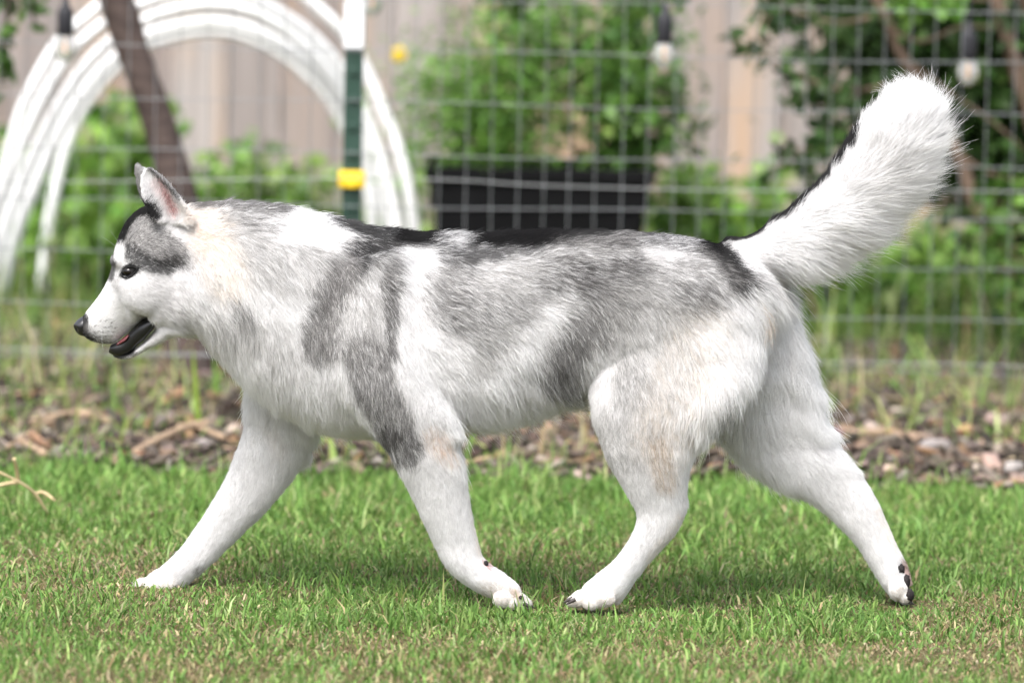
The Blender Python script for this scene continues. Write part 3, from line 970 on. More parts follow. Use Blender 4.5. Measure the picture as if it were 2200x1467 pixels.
# ears: concave cups
def ear(front, back, y0, splay, side):
    fr, bk = catmull(np.array(front, float), 5), catmull(np.array(back, float), 5)
    m, n = len(fr), 11
    for_V, back_V = [], []
    for i in range(m):
        s = i / (m - 1)
        for j in range(n):
            t = j / (n - 1)
            p = fr[i] * (1 - t) + bk[i] * t
            bulge = 4 * t * (1 - t)
            yy = y0 + splay * s - side * .024 * bulge * (1 - s) ** .6
            q = W(p[0], p[1], yy)
            th = .0038 * (1 - .35 * s)
            for_V.append(q + Vector((0, side * th, 0)))
            back_V.append(q - Vector((0, side * th, 0)))
    F = []
    k = m * n
    idx = lambda i, j: i * n + j
    for i in range(m - 1):
        for j in range(n - 1):
            F.append((idx(i, j), idx(i, j + 1), idx(i + 1, j + 1), idx(i + 1, j)))
            F.append((k + idx(i, j), k + idx(i + 1, j), k + idx(i + 1, j + 1), k + idx(i, j + 1)))
    for i in range(m - 1):
        F.append((idx(i, 0), idx(i + 1, 0), k + idx(i + 1, 0), k + idx(i, 0)))
        F.append((idx(i, n - 1), k + idx(i, n - 1), k + idx(i + 1, n - 1), idx(i + 1, n - 1)))
    for j in range(n - 1):
        F.append((idx(0, j), k + idx(0, j), k + idx(0, j + 1), idx(0, j + 1)))
        F.append((idx(m - 1, j), idx(m - 1, j + 1), k + idx(m - 1, j + 1), k + idx(m - 1, j)))
    add_vf(for_V + back_V, F)


ear([(330, 478), (315, 450), (304, 412), (302, 382), (310, 362)], [(402, 488), (408, 464), (390, 432), (360, 392), (326, 361)], -.068, .016, -1)
ear([(318, 450), (305, 428), (293, 394), (289, 366), (291, 351)], [(372, 462), (360, 432), (340, 396), (318, 366), (298, 351)], .060, -.010, 1)

# near foreleg, bent back at the wrist
loft([((735, 560), (875, 540), -.075, .030), ((700, 650), (900, 630), -.092, .040), ((695, 740), (912, 720), -.100, .046), ((730, 840), (940, 815), -.104, .048),
      ((795, 915), (972, 885), -.103, .043), ((842, 975), (982, 940), -.100, .038), ((864, 1020), (993, 1000), -.098, .034), ((887, 1070), (1004, 1060), -.095, .031),
      ((914, 1130), (1016, 1120), -.093, .028), ((936, 1175), (1027, 1165), -.091, .026), ((955, 1208), (1034, 1192), -.09, .027), ((980, 1238), (1052, 1212), -.09, .027),
      ((1015, 1263), (1085, 1234), -.09, .028), ((1060, 1284), (1112, 1256), -.09, .026), ((1096, 1296), (1122, 1277), -.09, .019)])
for k, dy in enumerate((-.027, -.009, .009, .027)):
    q = (-26, 2, 4, -6)[k]
    ball(1108 + q, 1288, -.09 + dy * 1.1, .0165, .0105, .0115)
    ball(1125 + q, 1296, -.09 + dy * 1.15, .0105, .0088, .0088)
# far foreleg reaching forward
loft([((545, 740), (720, 740), .062, .040), ((537, 830), (700, 860), .072, .044), ((528, 905), (672, 945), .076, .040), ((512, 960), (650, 990), .076, .036),
      ((487, 1022), (614, 1045), .074, .031), ((453, 1082), (570, 1096), .072, .028), ((414, 1142), (517, 1150), .070, .026), ((384, 1182), (472, 1192), .068, .026),
      ((354, 1213), (434, 1226), .066, .028), ((322, 1234), (400, 1258), .064, .029), ((306, 1246), (372, 1272), .062, .024)])
for k, dy in enumerate((-.027, -.009, .009, .027)):
    q = (26, 2, -6, 4)[k]
    ball(320 + q, 1256 + (4 if k == 0 else 0), .062 + dy * 1.1, .022, .0105, .0115)
    ball(296 + q, 1262 + (4 if k == 0 else 0), .062 + dy * 1.15, .0125, .0092, .0092)
# near hind leg
loft([((1370, 570), (1590, 590), -.036, .050), ((1308, 690), (1632, 690), -.047, .056), ((1272, 790), (1632, 770), -.059, .056), ((1272, 880), (1585, 845), -.076, .055),
      ((1292, 955), (1528, 915), -.084, .049), ((1322, 1018), (1490, 978), -.088, .041), ((1354, 1072), (1474, 1038), -.088, .032), ((1369, 1110), (1474, 1084), -.088, .026),
      ((1356, 1150), (1458, 1136), -.088, .024), ((1330, 1190), (1416, 1184), -.088, .023), ((1298, 1222), (1378, 1228), -.088, .025), ((1262, 1250), (1346, 1276), -.088, .029),
      ((1250, 1262), (1330, 1298), -.088, .026)])
for k, dy in enumerate((-.028, -.010, .010, .028)):
    e = 6 if k in (1, 2) else -4
    q = (34, 8, 0, 8)[k]
    ball(1258 + q, 1282 + (5 if k == 0 else 0), -.088 + dy * 1.1, .0215, .0108, .0125)
    ball(1236 + q, 1291 + (6 if k == 0 else 0), -.088 + dy * 1.15, .0135, .0098, .0098)
# far hind leg pushing off behind
loft([((1530, 600), (1650, 590), .035, .045), ((1532, 690), (1686, 660), .046, .054), ((1535, 790), (1724, 760), .056, .058), ((1530, 870), (1742, 848), .060, .054), ((1562, 950), (1765, 910), .058, .045),
      ((1624, 1008), (1802, 962), .054, .036), ((1694, 1051), (1836, 1004), .050, .030), ((1763, 1092), (1864, 1038), .046, .026), ((1808, 1134), (1888, 1082), .042, .024),
      ((1848, 1180), (1910, 1132), .040, .0235), ((1874, 1220), (1932, 1182), .038, .025), ((1893, 1254), (1950, 1222), .036, .028), ((1910, 1276), (1960, 1254), .036, .027)])
for k, dy in enumerate((-.026, -.009, .009, .026)):
    ball(1930, 1268 + (2 if k in (1, 2) else -2), .036 + dy, .015, .0095, .015)
    ball(1945, 1281 + (3 if k in (1, 2) else 0), .036 + dy, .011, .008, .010)
ball(1464, 1084, -.088, .0115, .0125, .015)
ball(966, 932, -.112, .014, .020, .018)
ball(1834, 1022, .046, .0125, .0130, .015)
ball(648, 978, .084, .014, .018, .016)
# tail core
tailc = [(1555, 555), (1610, 552), (1690, 525), (1780, 472), (1855, 398), (1910, 322), (1942, 262), (1953, 222), (1956, 203)]
tailr = [.034, .032, .040, .048, .053, .052, .044, .030, .010]
V, F = tube([W(*p, .004 * i) for i, p in enumerate(tailc)], tailr, 18, 6)
add_vf(V, F)

me = mesh("skin", SV, SF)
tmp = bpy.data.objects.new("skin_build", me)
COL.objects.link(tmp)
md = tmp.modifiers.new("r", 'REMESH'); md.mode = 'VOXEL'; md.voxel_size = .0028; md.adaptivity = 0
sm = tmp.modifiers.new("s", 'SMOOTH'); sm.factor = .5; sm.iterations = 2
dg = bpy.context.evaluated_depsgraph_get()
skin = bpy.data.meshes.new_from_object(tmp.evaluated_get(dg))
bpy.data.objects.remove(tmp)
skin.name = "dog"
nv = len(skin.vertices)
co = np.empty(nv * 3, np.float32); skin.vertices.foreach_get("co", co); co = co.reshape(-1, 3).astype(float)
skin.calc_loop_triangles()
nt_ = len(skin.loop_triangles)
tri = np.empty(nt_ * 3, np.int32); skin.loop_triangles.foreach_get("vertices", tri); tri = tri.reshape(-1, 3)
vn = np.empty(nv * 3, np.float32); skin.vertex_normals.foreach_get("vector", vn); vn = vn.reshape(-1, 3).astype(float)
ed = np.unique(np.sort(np.concatenate([tri[:, [0, 1]], tri[:, [1, 2]], tri[:, [2, 0]]]), 1), axis=0)
deg = np.bincount(ed.ravel(), minlength=nv).astype(float)[:, None]
_p = PX(co)


def _inbox(x0, y0, x1, y1, f=18.0):
    dx = np.maximum(np.maximum(x0 - _p[:, 0], _p[:, 0] - x1), 0); dy = np.maximum(np.maximum(y0 - _p[:, 1], _p[:, 1] - y1), 0)
    return np.clip(1 - np.hypot(dx, dy) / f, 0, 1)


keepd = np.maximum.reduce([_inbox(250, 330, 412, 478), _inbox(100, 660, 335, 790, 25), _inbox(240, 540, 300, 610, 20), _inbox(200, 1200, 500, 1330), _inbox(930, 1190, 1200, 1330),
                           _inbox(1180, 1230, 1420, 1330), _inbox(1860, 1190, 2000, 1330)])
lam = (.55 * (1 - keepd))[:, None]
for it in range(26):
    acc = np.empty_like(co)
    for ax in range(3):
        acc[:, ax] = np.bincount(ed[:, 0], co[ed[:, 1], ax], nv) + np.bincount(ed[:, 1], co[ed[:, 0], ax], nv)
    co += (acc / deg - co) * lam
skin.vertices.foreach_set("co", co.astype(np.float32).ravel()); skin.update()
skin.vertex_normals.foreach_get("vector", (vnb := np.empty(nv * 3, np.float32))); vn = vnb.reshape(-1, 3).astype(float)
bvh = BVHTree.FromPolygons([Vector(c) for c in co], tri.tolist())


def hit(px, py):
    loc, nrm, i, dist = bvh.ray_cast(CAM, ray(px, py).normalized())
    return (loc, nrm) if loc is not None else (W(px, py, 0), Vector((0, -1, 0)))


# ------------------------------------------------------------------ coat colours and some soft neck shading, painted in the side view of the animal
K, D, G_, L_, Wt = (.005, .0045, .005), (.085, .080, .077), (.31, .30, .293), (.52, .51, .50), (.745, .737, .737)
CR, PE, TAN, PINK = (.76, .69, .62), (.70, .55, .45), (.55, .42, .30), (.62, .30, .29)
OPS = [  # polyline, radius, feather, colour, opacity[, side]
    ([(520, 495), (600, 560), (700, 540)], 42, 60, L_, .62), ([(480, 690), (560, 720), (620, 760)], 22, 55, L_, .50),  # neck greys: coat marking, strengthened to put soft shading into the colour
    ([(400, 690), (420, 720), (470, 760)], 14, 30, L_, .35),
    ([(600, 470), (690, 488)], 34, 26, Wt, 1), ([(440, 440), (450, 520), (480, 590)], 30, 44, CR, .5), ([(420, 440), (445, 535)], 10, 24, PE, .35),
    ([(415, 438), (480, 437), (550, 445), (600, 452)], 7, 14, D, .75), ([(490, 455), (570, 478)], 14, 28, G_, .55),
    ([(505, 650), (528, 676)], 8, 22, D, .5), ([(530, 690), (545, 715)], 8, 30, L_, .5),
    ([(712, 470), (775, 486)], 13, 16, K, .85),
    ([(740, 600), (790, 590), (850, 620), (840, 700), (760, 690)], 40, 40, L_, .62),
    ([(880, 500), (815, 505), (768, 545), (730, 590)], 20, 26, K, .84), ([(730, 580), (700, 635), (680, 700), (685, 730)], 26, 30, G_, .85), ([(720, 600), (695, 660)], 10, 22, D, .45),
    ([(700, 735), (740, 745)], 14, 22, G_, .45),
    ([(862, 520), (835, 545), (838, 600)], 13, 22, D, .55), ([(828, 620), (843, 690), (836, 750)], 10, 16, D, .62),
    ([(782, 750), (802, 820), (845, 905)], 36, 22, G_, .72), ([(830, 945), (870, 955)], 28, 20, D, .66), ([(760, 770), (780, 850)], 10, 20, D, .3),
    ([(893, 530), (902, 610), (893, 720)], 36, 20, Wt, 1),
    ([(860, 500), (960, 505), (1100, 506), (1250, 502), (1400, 508), (1525, 522)], 19, 22, K, .98),
    ([(965, 548), (1010, 545), (1090, 528), (1150, 518)], 20, 30, K, .68), ([(940, 515), (985, 522)], 9, 14, Wt, .6),
    ([(965, 630), (1010, 660), (1060, 690), (1110, 700)], 46, 50, G_, .58), ([(955, 600), (970, 690)], 22, 24, G_, .4),
    ([(1150, 620), (1250, 600), (1350, 590), (1450, 610), (1510, 600)], 50, 50, G_, .52), ([(1200, 545), (1300, 530), (1350, 525)], 16, 26, G_, .6),
    ([(1165, 600), (1225, 580)], 20, 28, D, .5), ([(1255, 600), (1300, 590), (1355, 580)], 24, 28, D, .62), ([(1455, 640), (1505, 635)], 24, 32, D, .5),
    ([(1385, 535), (1470, 532)], 18, 26, Wt, .50), ([(1055, 600), (1115, 588)], 22, 34, L_, .6), ([(1180, 560), (1120, 570)], 10, 20, L_, .3),
    ([(1040, 745), (1090, 740), (1110, 790)], 28, 40, L_, .6), ([(1000, 780), (1080, 830)], 30, 60, L_, .30),
    ([(1175, 688), (1120, 745), (1060, 830)], 26, 26, Wt, .95),
    ([(1330, 650), (1260, 700), (1215, 745), (1195, 800)], 34, 30, G_, .80), ([(1225, 735), (1200, 785)], 14, 24, D, .45),
    ([(1380, 680), (1420, 760), (1370, 860), (1350, 930)], 55, 70, L_, .60), ([(1350, 790), (1370, 850)], 20, 40, G_, .35),
    ([(1500, 720), (1460, 830), (1430, 930)], 50, 60, CR, .35), ([(1415, 955), (1428, 1030)], 12, 28, TAN, .45), ([(1545, 880), (1580, 850)], 5, 8, D, .7),
    ([(1280, 770), (1285, 850)], 18, 24, Wt, .8), ([(932, 940), (955, 965)], 14, 26, PE, .42),
    ([(1515, 525), (1545, 545), (1580, 600)], 17, 20, K, .93), ([(1500, 560), (1560, 600)], 18, 26, G_, .5),
    ([(1548, 512), (1600, 503), (1672, 470), (1735, 420), (1797, 350), (1838, 298)], 7, 10, K, .95),
    ([(1640, 590), (1670, 600)], 20, 30, G_, .35), ([(1850, 400), (1900, 350)], 26, 36, L_, .30),
    ([(1010, 1020), (1022, 1120), (1030, 1180)], 4, 14, CR, .5), ([(1462, 1110), (1400, 1195)], 4, 14, CR, .4), ([(560, 1090), (470, 1190)], 4, 16, L_, .25), ([(1885, 1090), (1925, 1180)], 4, 14, CR, .4), ([(585, 930), (600, 960)], 8, 20, PE, .15),
    # head
    ([(268, 500), (300, 470), (318, 505), (345, 530), (370, 545)], 22, 18, G_, .85), ([(300, 520), (340, 550)], 16, 12, G_, .8), ([(290, 500), (330, 525)], 12, 20, L_, .35),
    ([(250, 522), (262, 492), (284, 460), (312, 447), (335, 462)], 10, 9, K, .92), ([(272, 540), (298, 558), (322, 570), (350, 572), (372, 560)], 9, 18, K, .74),
    ([(365, 545), (392, 560)], 8, 18, D, .5), ([(246, 535), (243, 570), (237, 600)], 4, 5, K, .8), ([(258, 535), (256, 552)], 9, 6, Wt, .95),
    ([(244, 604), (250, 622)], 3, 7, D, .35), ([(180, 684), (180, 700), (182, 718), (190, 726)], 9, 3, K, .97), ([(200, 722), (214, 732)], 4, 8, D, .5), ([(300, 610), (350, 630), (380, 650)], 16, 30, L_, .28), ([(345, 660), (390, 680)], 12, 24, L_, .45), ([(420, 560), (450, 600)], 14, 26, L_, .35),
    ([(187, 705), (205, 728), (232, 734)], 5, 8, D, .5), ([(215, 705), (235, 715)], 18, 18, L_, .30),
    ([(260, 592), (266, 577), (280, 570), (296, 577), (286, 590), (270, 598)], 3, 3.5, K, .95), ([(271, 586), (284, 581)], 9, 5, K, .98),
    ([(338, 398), (356, 430), (370, 458)], 6, 16, PINK, .70, -1), ([(330, 390), (345, 440), (365, 474)], 6, 12, Wt, .7, -1), ([(316, 358), (350, 388), (384, 426)], 3, 3, D, .85, -1),
    ([(290, 350), (292, 390), (306, 432)], 16, 6, D, .7, 1), ([(240, 762), (262, 765), (285, 757)], 3, 5, K, .9),
    # feet
    ([(1103, 1270), (1112, 1280)], 5, 6, PE, .8), ([(1040, 1206), (1046, 1213)], 4, 4, PINK, .8), ([(1944, 1205), (1958, 1245), (1962, 1270)], 6, 8, (.42, .24, .19), .8), ([(430, 1222), (440, 1230)], 6, 8, G_, .6),
    ([(1640, 660), (1648, 700)], 4, 8, PE, .5),
    ([(1230, 1285), (1310, 1295)], 10, 34, (.56, .50, .43), .5), ([(1050, 1270), (1125, 1295)], 10, 30, (.56, .50, .43), .5), ([(290, 1262), (360, 1265)], 10, 30, (.56, .50, .43), .5), ([(1930, 1270), (1950, 1285)], 8, 26, (.56, .50, .43), .45)]
for i, (dx, dy) in enumerate([(205, 700), (217, 690), (229, 688), (240, 693), (212, 712), (224, 703), (236, 702), (246, 704), (220, 714), (231, 712), (243, 713), (228, 722), (215, 722), (204, 714), (239, 722)]):
    OPS.append(([(dx, dy)], 1.4, 1.4, D, .8))


def seg_dist(P, line):
    line = np.array(line, float)
    if len(line) == 1:
        return np.linalg.norm(P - line[0], axis=1)
    best = np.full(len(P), 1e9)
    for a, b in zip(line[:-1], line[1:]):
        ab = b - a
        t = np.clip(((P - a) @ ab) / (ab @ ab), 0, 1)
        best = np.minimum(best, np.linalg.norm(P - a - t[:, None] * ab, axis=1))
    return best


def paint(P, Y, rnd=None):
    """Coat colour at side-view pixels P; with rnd, hard per-strand choice inside the feathered zones."""
    n = len(P)
    C = np.tile(np.array(Wt), (n, 1))
    for op in OPS:
        line, r, f, c, op_ = op[:5]
        dmn = seg_dist(P, line)
        w = np.clip(1 - (dmn - r) / f, 0, 1)
        w = w * w * (3 - 2 * w) * op_
        if len(op) > 5:
            w = w * ((Y * op[5]) > 0)
        if rnd is not None and f > 6:
            h = (w > (rnd * .9 + .05)).astype(float)
            w = w * .35 + h * w ** .35 * .65
        C += (np.array(c) - C) * w[:, None]
    return C


pxv = PX(co)
vc = paint(pxv, co[:, 1])
at = skin.attributes.new("tint", 'FLOAT_COLOR', 'POINT')
at.data.foreach_set("color", np.c_[vc * .90, np.ones(nv)].astype(np.float32).ravel())
m_skin = mat("dog_skin", attr="tint", rough=.8, spec=.1)
dog = link("dog", skin, m_skin)
tag(dog, "fluffy white and grey husky trotting to the left with its tail up", "dog")

# ------------------------------------------------------------------ the dog: fur
FLOW = [  # px, py, dx, dy, length, lift
    (175, 690, 1, -.2, .002, .15), (205, 665, 1, -.6, .0025, .15), (230, 720, 1, -.1, .003, .2), (250, 660, 1, -.2, .004, .2), (245, 560, .2, -1, .005, .2), (258, 545, .3, -1, .005, .25),
    (280, 580, 1, -.3, .004, .2), (280, 500, .9, -.8, .009, .3), (310, 455, .9, -.4, .009, .3), (310, 620, 1, .15, .007, .25), (330, 540, 1, .1, .010, .3), (300, 755, 1, -.1, .005, .2), (345, 730, 1, .1, .010, .3),
    (350, 620, 1, .3, .014, .3), (380, 560, 1, .3, .015, .3), (380, 670, 1, .7, .022, .35), (400, 710, .7, .9, .025, .4), (330, 410, .3, -1, .011, .45), (360, 440, .4, -1, .012, .45), (375, 450, .1, -1, .007, .3), (300, 390, 0, -1, .003, .2),
    (420, 470, 1, .1, .022, .35), (430, 600, .8, .8, .028, .35), (430, 435, 1, -.05, .020, .45), (500, 445, 1, -.05, .028, .5), (600, 460, 1, 0, .034, .5), (700, 480, 1, .05, .034, .5), (470, 680, .5, 1, .034, .4), (520, 560, .8, .8, .034, .35),
    (450, 730, .4, 1, .035, .45), (510, 800, .3, 1, .036, .45), (540, 700, .4, 1, .036, .35), (620, 600, .7, .9, .036, .35), (570, 860, .35, 1, .034, .45), (640, 780, .3, 1, .034, .35), (660, 910, .45, 1, .034, .45), (760, 930, .5, 1, .032, .4),
    (760, 560, .8, .7, .030, .35), (720, 650, .5, 1, .028, .3), (780, 800, .3, 1, .024, .3), (850, 900, .3, 1, .018, .25), (850, 700, .5, 1, .026, .3), (850, 505, 1, .2, .032, .45), (900, 600, .8, .6, .030, .35), (930, 760, .7, .8, .030, .35),
    (940, 505, 1, .05, .032, .45), (1050, 505, 1, 0, .032, .45), (1000, 620, 1, .25, .032, .35), (1100, 640, 1, .25, .032, .35), (1200, 505, 1, 0, .030, .42), (1350, 505, 1, .05, .028, .4), (1470, 520, 1, .15, .024, .35), (1200, 620, 1, .2, .032, .35),
    (1350, 610, 1, .3, .030, .35), (1000, 780, .7, .8, .036, .35), (1000, 890, .6, 1, .040, .4), (1100, 800, .6, .9, .038, .35), (1100, 880, .6, .95, .042, .42), (1190, 850, .55, .9, .040, .4), (1230, 770, .6, .8, .034, .35),
    (1300, 720, .4, 1, .030, .32), (1270, 840, .05, 1, .020, .3), (1400, 740, .5, 1, .032, .35), (1350, 880, .15, 1, .020, .25), (1290, 960, .2, 1, .012, .25), (1330, 1010, .2, 1, .009, .2), (1400, 900, .15, 1, .019, .25), (1500, 640, .9, .6, .030, .35), (1580, 640, .7, .9, .032, .4), (1500, 780, .4, 1, .034, .38),
    (1620, 740, .3, 1, .038, .45), (1580, 830, .1, 1, .040, .45), (1500, 900, 0, 1, .034, .42), (1420, 950, .1, 1, .013, .22), (1480, 940, .1, 1, .018, .3), (1400, 1020, .2, 1, .012, .25), (1480, 1000, 0, 1, .014, .35),
    (1420, 1090, .1, 1, .006, .2), (1400, 1160, -.5, 1, .005, .2), (1320, 1240, -.9, .8, .005, .2), (1240, 1290, -1, .4, .004, .2),
    (940, 960, .3, 1, .012, .25), (930, 1040, .3, 1, .008, .22), (960, 1130, .25, 1, .006, .2), (990, 1200, .5, 1, .006, .2), (1060, 1260, 1, .7, .006, .25), (1120, 1290, 1, .5, .004, .2), (990, 950, .3, 1, .016, .35),
    (600, 880, -.1, 1, .026, .35), (550, 930, -.2, 1, .010, .25), (640, 970, .1, 1, .014, .35), (540, 1040, -.4, 1, .008, .25), (470, 1130, -.6, 1, .006, .22), (400, 1210, -1, .7, .006, .22), (320, 1255, -1, .4, .005, .2), (600, 1040, -.2, 1, .010, .3),
    (1700, 720, .4, 1, .030, .45), (1735, 820, .45, 1, .040, .62), (1755, 890, .5, 1, .034, .58), (1600, 900, .3, 1, .030, .35), (1620, 1000, .6, .9, .020, .32), (1700, 950, .6, .9, .016, .3), (1780, 960, .7, .8, .014, .35), (1760, 1060, .8, .8, .009, .25),
    (1850, 1060, .6, 1, .006, .2), (1880, 1150, .5, 1, .006, .2), (1930, 1240, .6, 1, .005, .2), (1950, 1285, .4, 1, .003, .2), (1690, 840, .3, 1, .022, .35),
    # tail: combed along its curve
    (1590, 510, 1, -.35, .012, .15), (1550, 515, 1, -.1, .014, .12), (1570, 560, 1, .2, .020, .25), (1650, 600, .9, .45, .055, .5), (1640, 550, 1, .05, .030, .35), (1680, 480, 1, -.55, .020, .45), (1700, 580, 1, .35, .062, .5), (1740, 500, 1, -.1, .040, .35), (1780, 560, 1, .3, .066, .5),
    (1770, 420, .8, -.9, .018, .40), (1800, 480, 1, -.25, .048, .4), (1850, 520, 1, .1, .066, .5), (1840, 350, .65, -1, .026, .45), (1870, 420, 1, -.3, .056, .4), (1930, 440, 1, -.1, .066, .5), (1890, 280, .2, -1, .034, .45), (1920, 340, .7, -.7, .056, .4),
    (1975, 350, 1, -.35, .062, .5), (1930, 230, -.25, -1, .044, .45), (1960, 270, .4, -1, .056, .42), (1995, 270, .9, -.7, .058, .5), (1970, 205, .25, -1, .046, .42), (1925, 200, -.35, -1, .040, .45), (2000, 215, .6, -.8, .048, .45)]
FL = np.array(FLOW)
BALD = [([(176, 698)], 15), ([(276, 584)], 12), ([(240, 752), (300, 725), (325, 695)], 9), ([(1042, 1210)], 5), ([(1942, 1222), (1950, 1248), (1960, 1275)], 8)]


def flow_at(P):
    out = np.empty((len(P), 4))
    dirs = FL[:, 2:4] / np.linalg.norm(FL[:, 2:4], axis=1)[:, None]
    for s in range(0, len(P), 40000):
        d2 = ((P[s:s + 40000, None, :] - FL[None, :, :2]) ** 2).sum(2)
        w = 1 / (d2 + 350.0) ** 2
        w /= w.sum(1)[:, None]
        out[s:s + 40000, :2] = w @ dirs
        out[s:s + 40000, 2:] = w @ FL[:, 4:6]
    return out


p0, p1_, p2_ = co[tri[:, 0]], co[tri[:, 1]], co[tri[:, 2]]
area = .5 * np.linalg.norm(np.cross(p1_ - p0, p2_ - p0), axis=1)
tc_ = (p0 + p1_ + p2_) / 3
tpx = PX(tc_)
tl = flow_at(tpx)[:, 2]
facing = (vn[tri].mean(1) @ np.array([0, -1.0, 0]))
dens = area * (1 + .8 * np.exp(-tl / .010)) * np.where(tpx[:, 0] < 420, 1.9, 1.0) * np.where((tpx[:, 0] > 1640) & (tpx[:, 1] < 620), 1.5, 1.0) * np.where(facing < -.45, .45, 1.0)
NS = 950000
cdf = np.cumsum(dens); cdf /= cdf[-1]
ti = np.minimum(np.searchsorted(cdf, rng.random(NS)), nt_ - 1)
u_, v_ = rng.random(NS), rng.random(NS)
sw = u_ + v_ > 1
u_[sw], v_[sw] = 1 - u_[sw], 1 - v_[sw]
w_ = 1 - u_ - v_
rp_ = p0[ti] * w_[:, None] + p1_[ti] * u_[:, None] + p2_[ti] * v_[:, None]
rn = vn[tri[ti, 0]] * w_[:, None] + vn[tri[ti, 1]] * u_[:, None] + vn[tri[ti, 2]] * v_[:, None]
rn /= np.linalg.norm(rn, axis=1)[:, None] + 1e-9
rpx = PX(rp_)
fl_ = flow_at(rpx)
Lg, lift = fl_[:, 2].copy(), fl_[:, 3].copy()
bald = np.zeros(NS, bool)
for ln, r in BALD:
    bald |= (seg_dist(rpx, ln) < r) & ((rp_[:, 1] < .03) | (rpx[:, 0] < 260))
kp = ~bald
rp_, rn, rpx, fl_, Lg, lift = rp_[kp], rn[kp], rpx[kp], fl_[kp], Lg[kp], lift[kp]
NS = len(rp_)
RTn, UPn = np.array(RT), np.array(UP)
dirv = fl_[:, :1] * RTn - fl_[:, 1:2] * UPn
tg = dirv - rn * (dirv * rn).sum(1)[:, None]
bad = np.linalg.norm(tg, axis=1) < .15
tg[bad] += np.array([0, 0, -.3])
tg -= rn * (tg * rn).sum(1)[:, None]
tg /= np.linalg.norm(tg, axis=1)[:, None] + 1e-9
# individual variation
Lg = Lg * np.where((rpx[:, 0] > 1640) & (rpx[:, 1] < 640), .69, np.where((rpx[:, 1] > 800) & (rpx[:, 0] > 950) & (rpx[:, 0] < 1250), .74, np.where((rpx[:, 0] > 1690) & (rpx[:, 1] > 660) & (rpx[:, 1] < 940), 1.0, np.where((rpx[:, 1] > 770) & (rpx[:, 0] > 1500), .80, .54))))
Lg = np.where((rpx[:, 1] > 960) & (rpx[:, 1] < 1230), np.maximum(Lg * 1.5, .0065), Lg)
Lr = Lg * np.clip(rng.normal(1, .22, NS), .45, 1.7)
guard = rng.random(NS) < .09
Lr = np.where(guard, Lr * 1.4, Lr)
side = np.cross(rn, tg)
swirl = (vnoise(rpx[:, 0], rpx[:, 1], 60, 3) - .5) * .6 + (vnoise(rpx[:, 0], rpx[:, 1], 19, 6) - .5) * .40
tg = tg + side * (swirl + rng.normal(0, .13, NS))[:, None]
tg /= np.linalg.norm(tg, axis=1)[:, None]
lift = lift * np.where((rpx[:, 0] > 1640) & (rpx[:, 1] < 640), 1.2, 1.0)
lf = np.clip(lift * (1 + .6 * (vnoise(rpx[:, 0], rpx[:, 1], 24, 8) - .5)) + rng.normal(0, .07, NS), .05, .95)
tailish = (rpx[:, 0] > 1620) & (rpx[:, 1] < 640)
ss = np.array([0, .22, .5, .78, 1.0])
pts = np.empty((NS, 5, 3))
curl = rng.normal(0, .10, (NS, 3)) + tg * 0
grav = np.where(tailish, .10, .16)
for i, s in enumerate(ss):
    up_ = lf * (s - .42 * s * s)
    al = s * (1 - .25 * lf)
    pts[:, i] = rp_ + Lr[:, None] * (tg * al[:, None] + rn * (up_ * 1.25)[:, None] + curl * s * s + np.array([0, 0, -1.0]) * (grav * s * s)[:, None])
# clumping: strands drift towards a guide strand nearby
NGD = 90000
gi = rng.choice(NS, NGD, replace=False)
kd = kdtree.KDTree(NGD)
for j, g in enumerate(gi):
    kd.insert(rp_[g], j)
kd.balance()
near = np.fromiter((kd.find(p)[1] for p in rp_), np.int64, NS)
gd = gi[near]
amt = np.clip(Lg / .03, 0, 1) * np.where((rpx[:, 0] > 1640) & (rpx[:, 1] < 640), .16, .27) * rng.uniform(.35, 1.0, NS)
for i, s in enumerate(ss):
    tgt = pts[gd, i]
    pts[:, i] += (tgt - pts[:, i]) * (amt * s ** 1.3)[:, None] * np.clip(1.3 - guard, .3, 1)[:, None]
# strand colour: root pixel jittered along the lie of the fur so that patch edges are streaky
jit = rng.normal(0, 1, NS)[:, None] * fl_[:, :2] * np.clip(Lg / .025, .3, 1)[:, None] * 16
jp = rpx + jit + (vnoise(rpx[:, 0], rpx[:, 1], 22, 12) - .5)[:, None] * np.array([16.0, 12.0]) * np.clip(Lg / .03, .05, 1)[:, None]
crnd = np.clip(rng.random(NGD)[near] * .6 + rng.random(NS) * .4, 0, 1)
sc_ = paint(jp, rp_[:, 1], crnd)
lum = sc_.mean(1)
grey = np.clip(1 - np.abs(lum - .36) / .30, 0, 1)
var = np.exp(rng.normal(0, 1, NS) * (.07 + .55 * grey))
tuft = np.exp(rng.normal(0, .05, NGD))[near]
longw = 1 + .20 * np.clip(Lg / .018, 0, 1)  # longer strands coloured lighter to offset the fur's shadow on itself
sc_ = np.clip(sc_ * (var * tuft * longw)[:, None], .006, .90)
rootc = sc_ + (np.array([.70, .685, .68]) - sc_) * (.55 * grey)[:, None]
tipc = sc_ * (1 - .45 * grey * (rng.random(NS) < .6))[:, None]
white = lum > .66
tipc[white] = sc_[white] * 1.0
cc_ = np.stack([rootc * (1 - f) + tipc * f for f in (0, .2, .6, .95, 1.0)], 1)
rad = np.where(Lg > .012, .00020, .00017)[:, None] * np.array([1.0, 1.0, .85, .55, .15])[None] * np.exp(rng.normal(0, .15, NS) + .25 * guard)[:, None]
hc = bpy.data.hair_curves.new("fur")
hc.add_curves([5] * NS)
hc.position_data.foreach_set("vector", pts.astype(np.float32).ravel())
ra = hc.attributes.get("radius") or hc.attributes.new("radius", 'FLOAT', 'POINT')
ra.data.foreach_set("value", rad.astype(np.float32).ravel())
ca_ = hc.attributes.new("tint", 'FLOAT_COLOR', 'POINT')
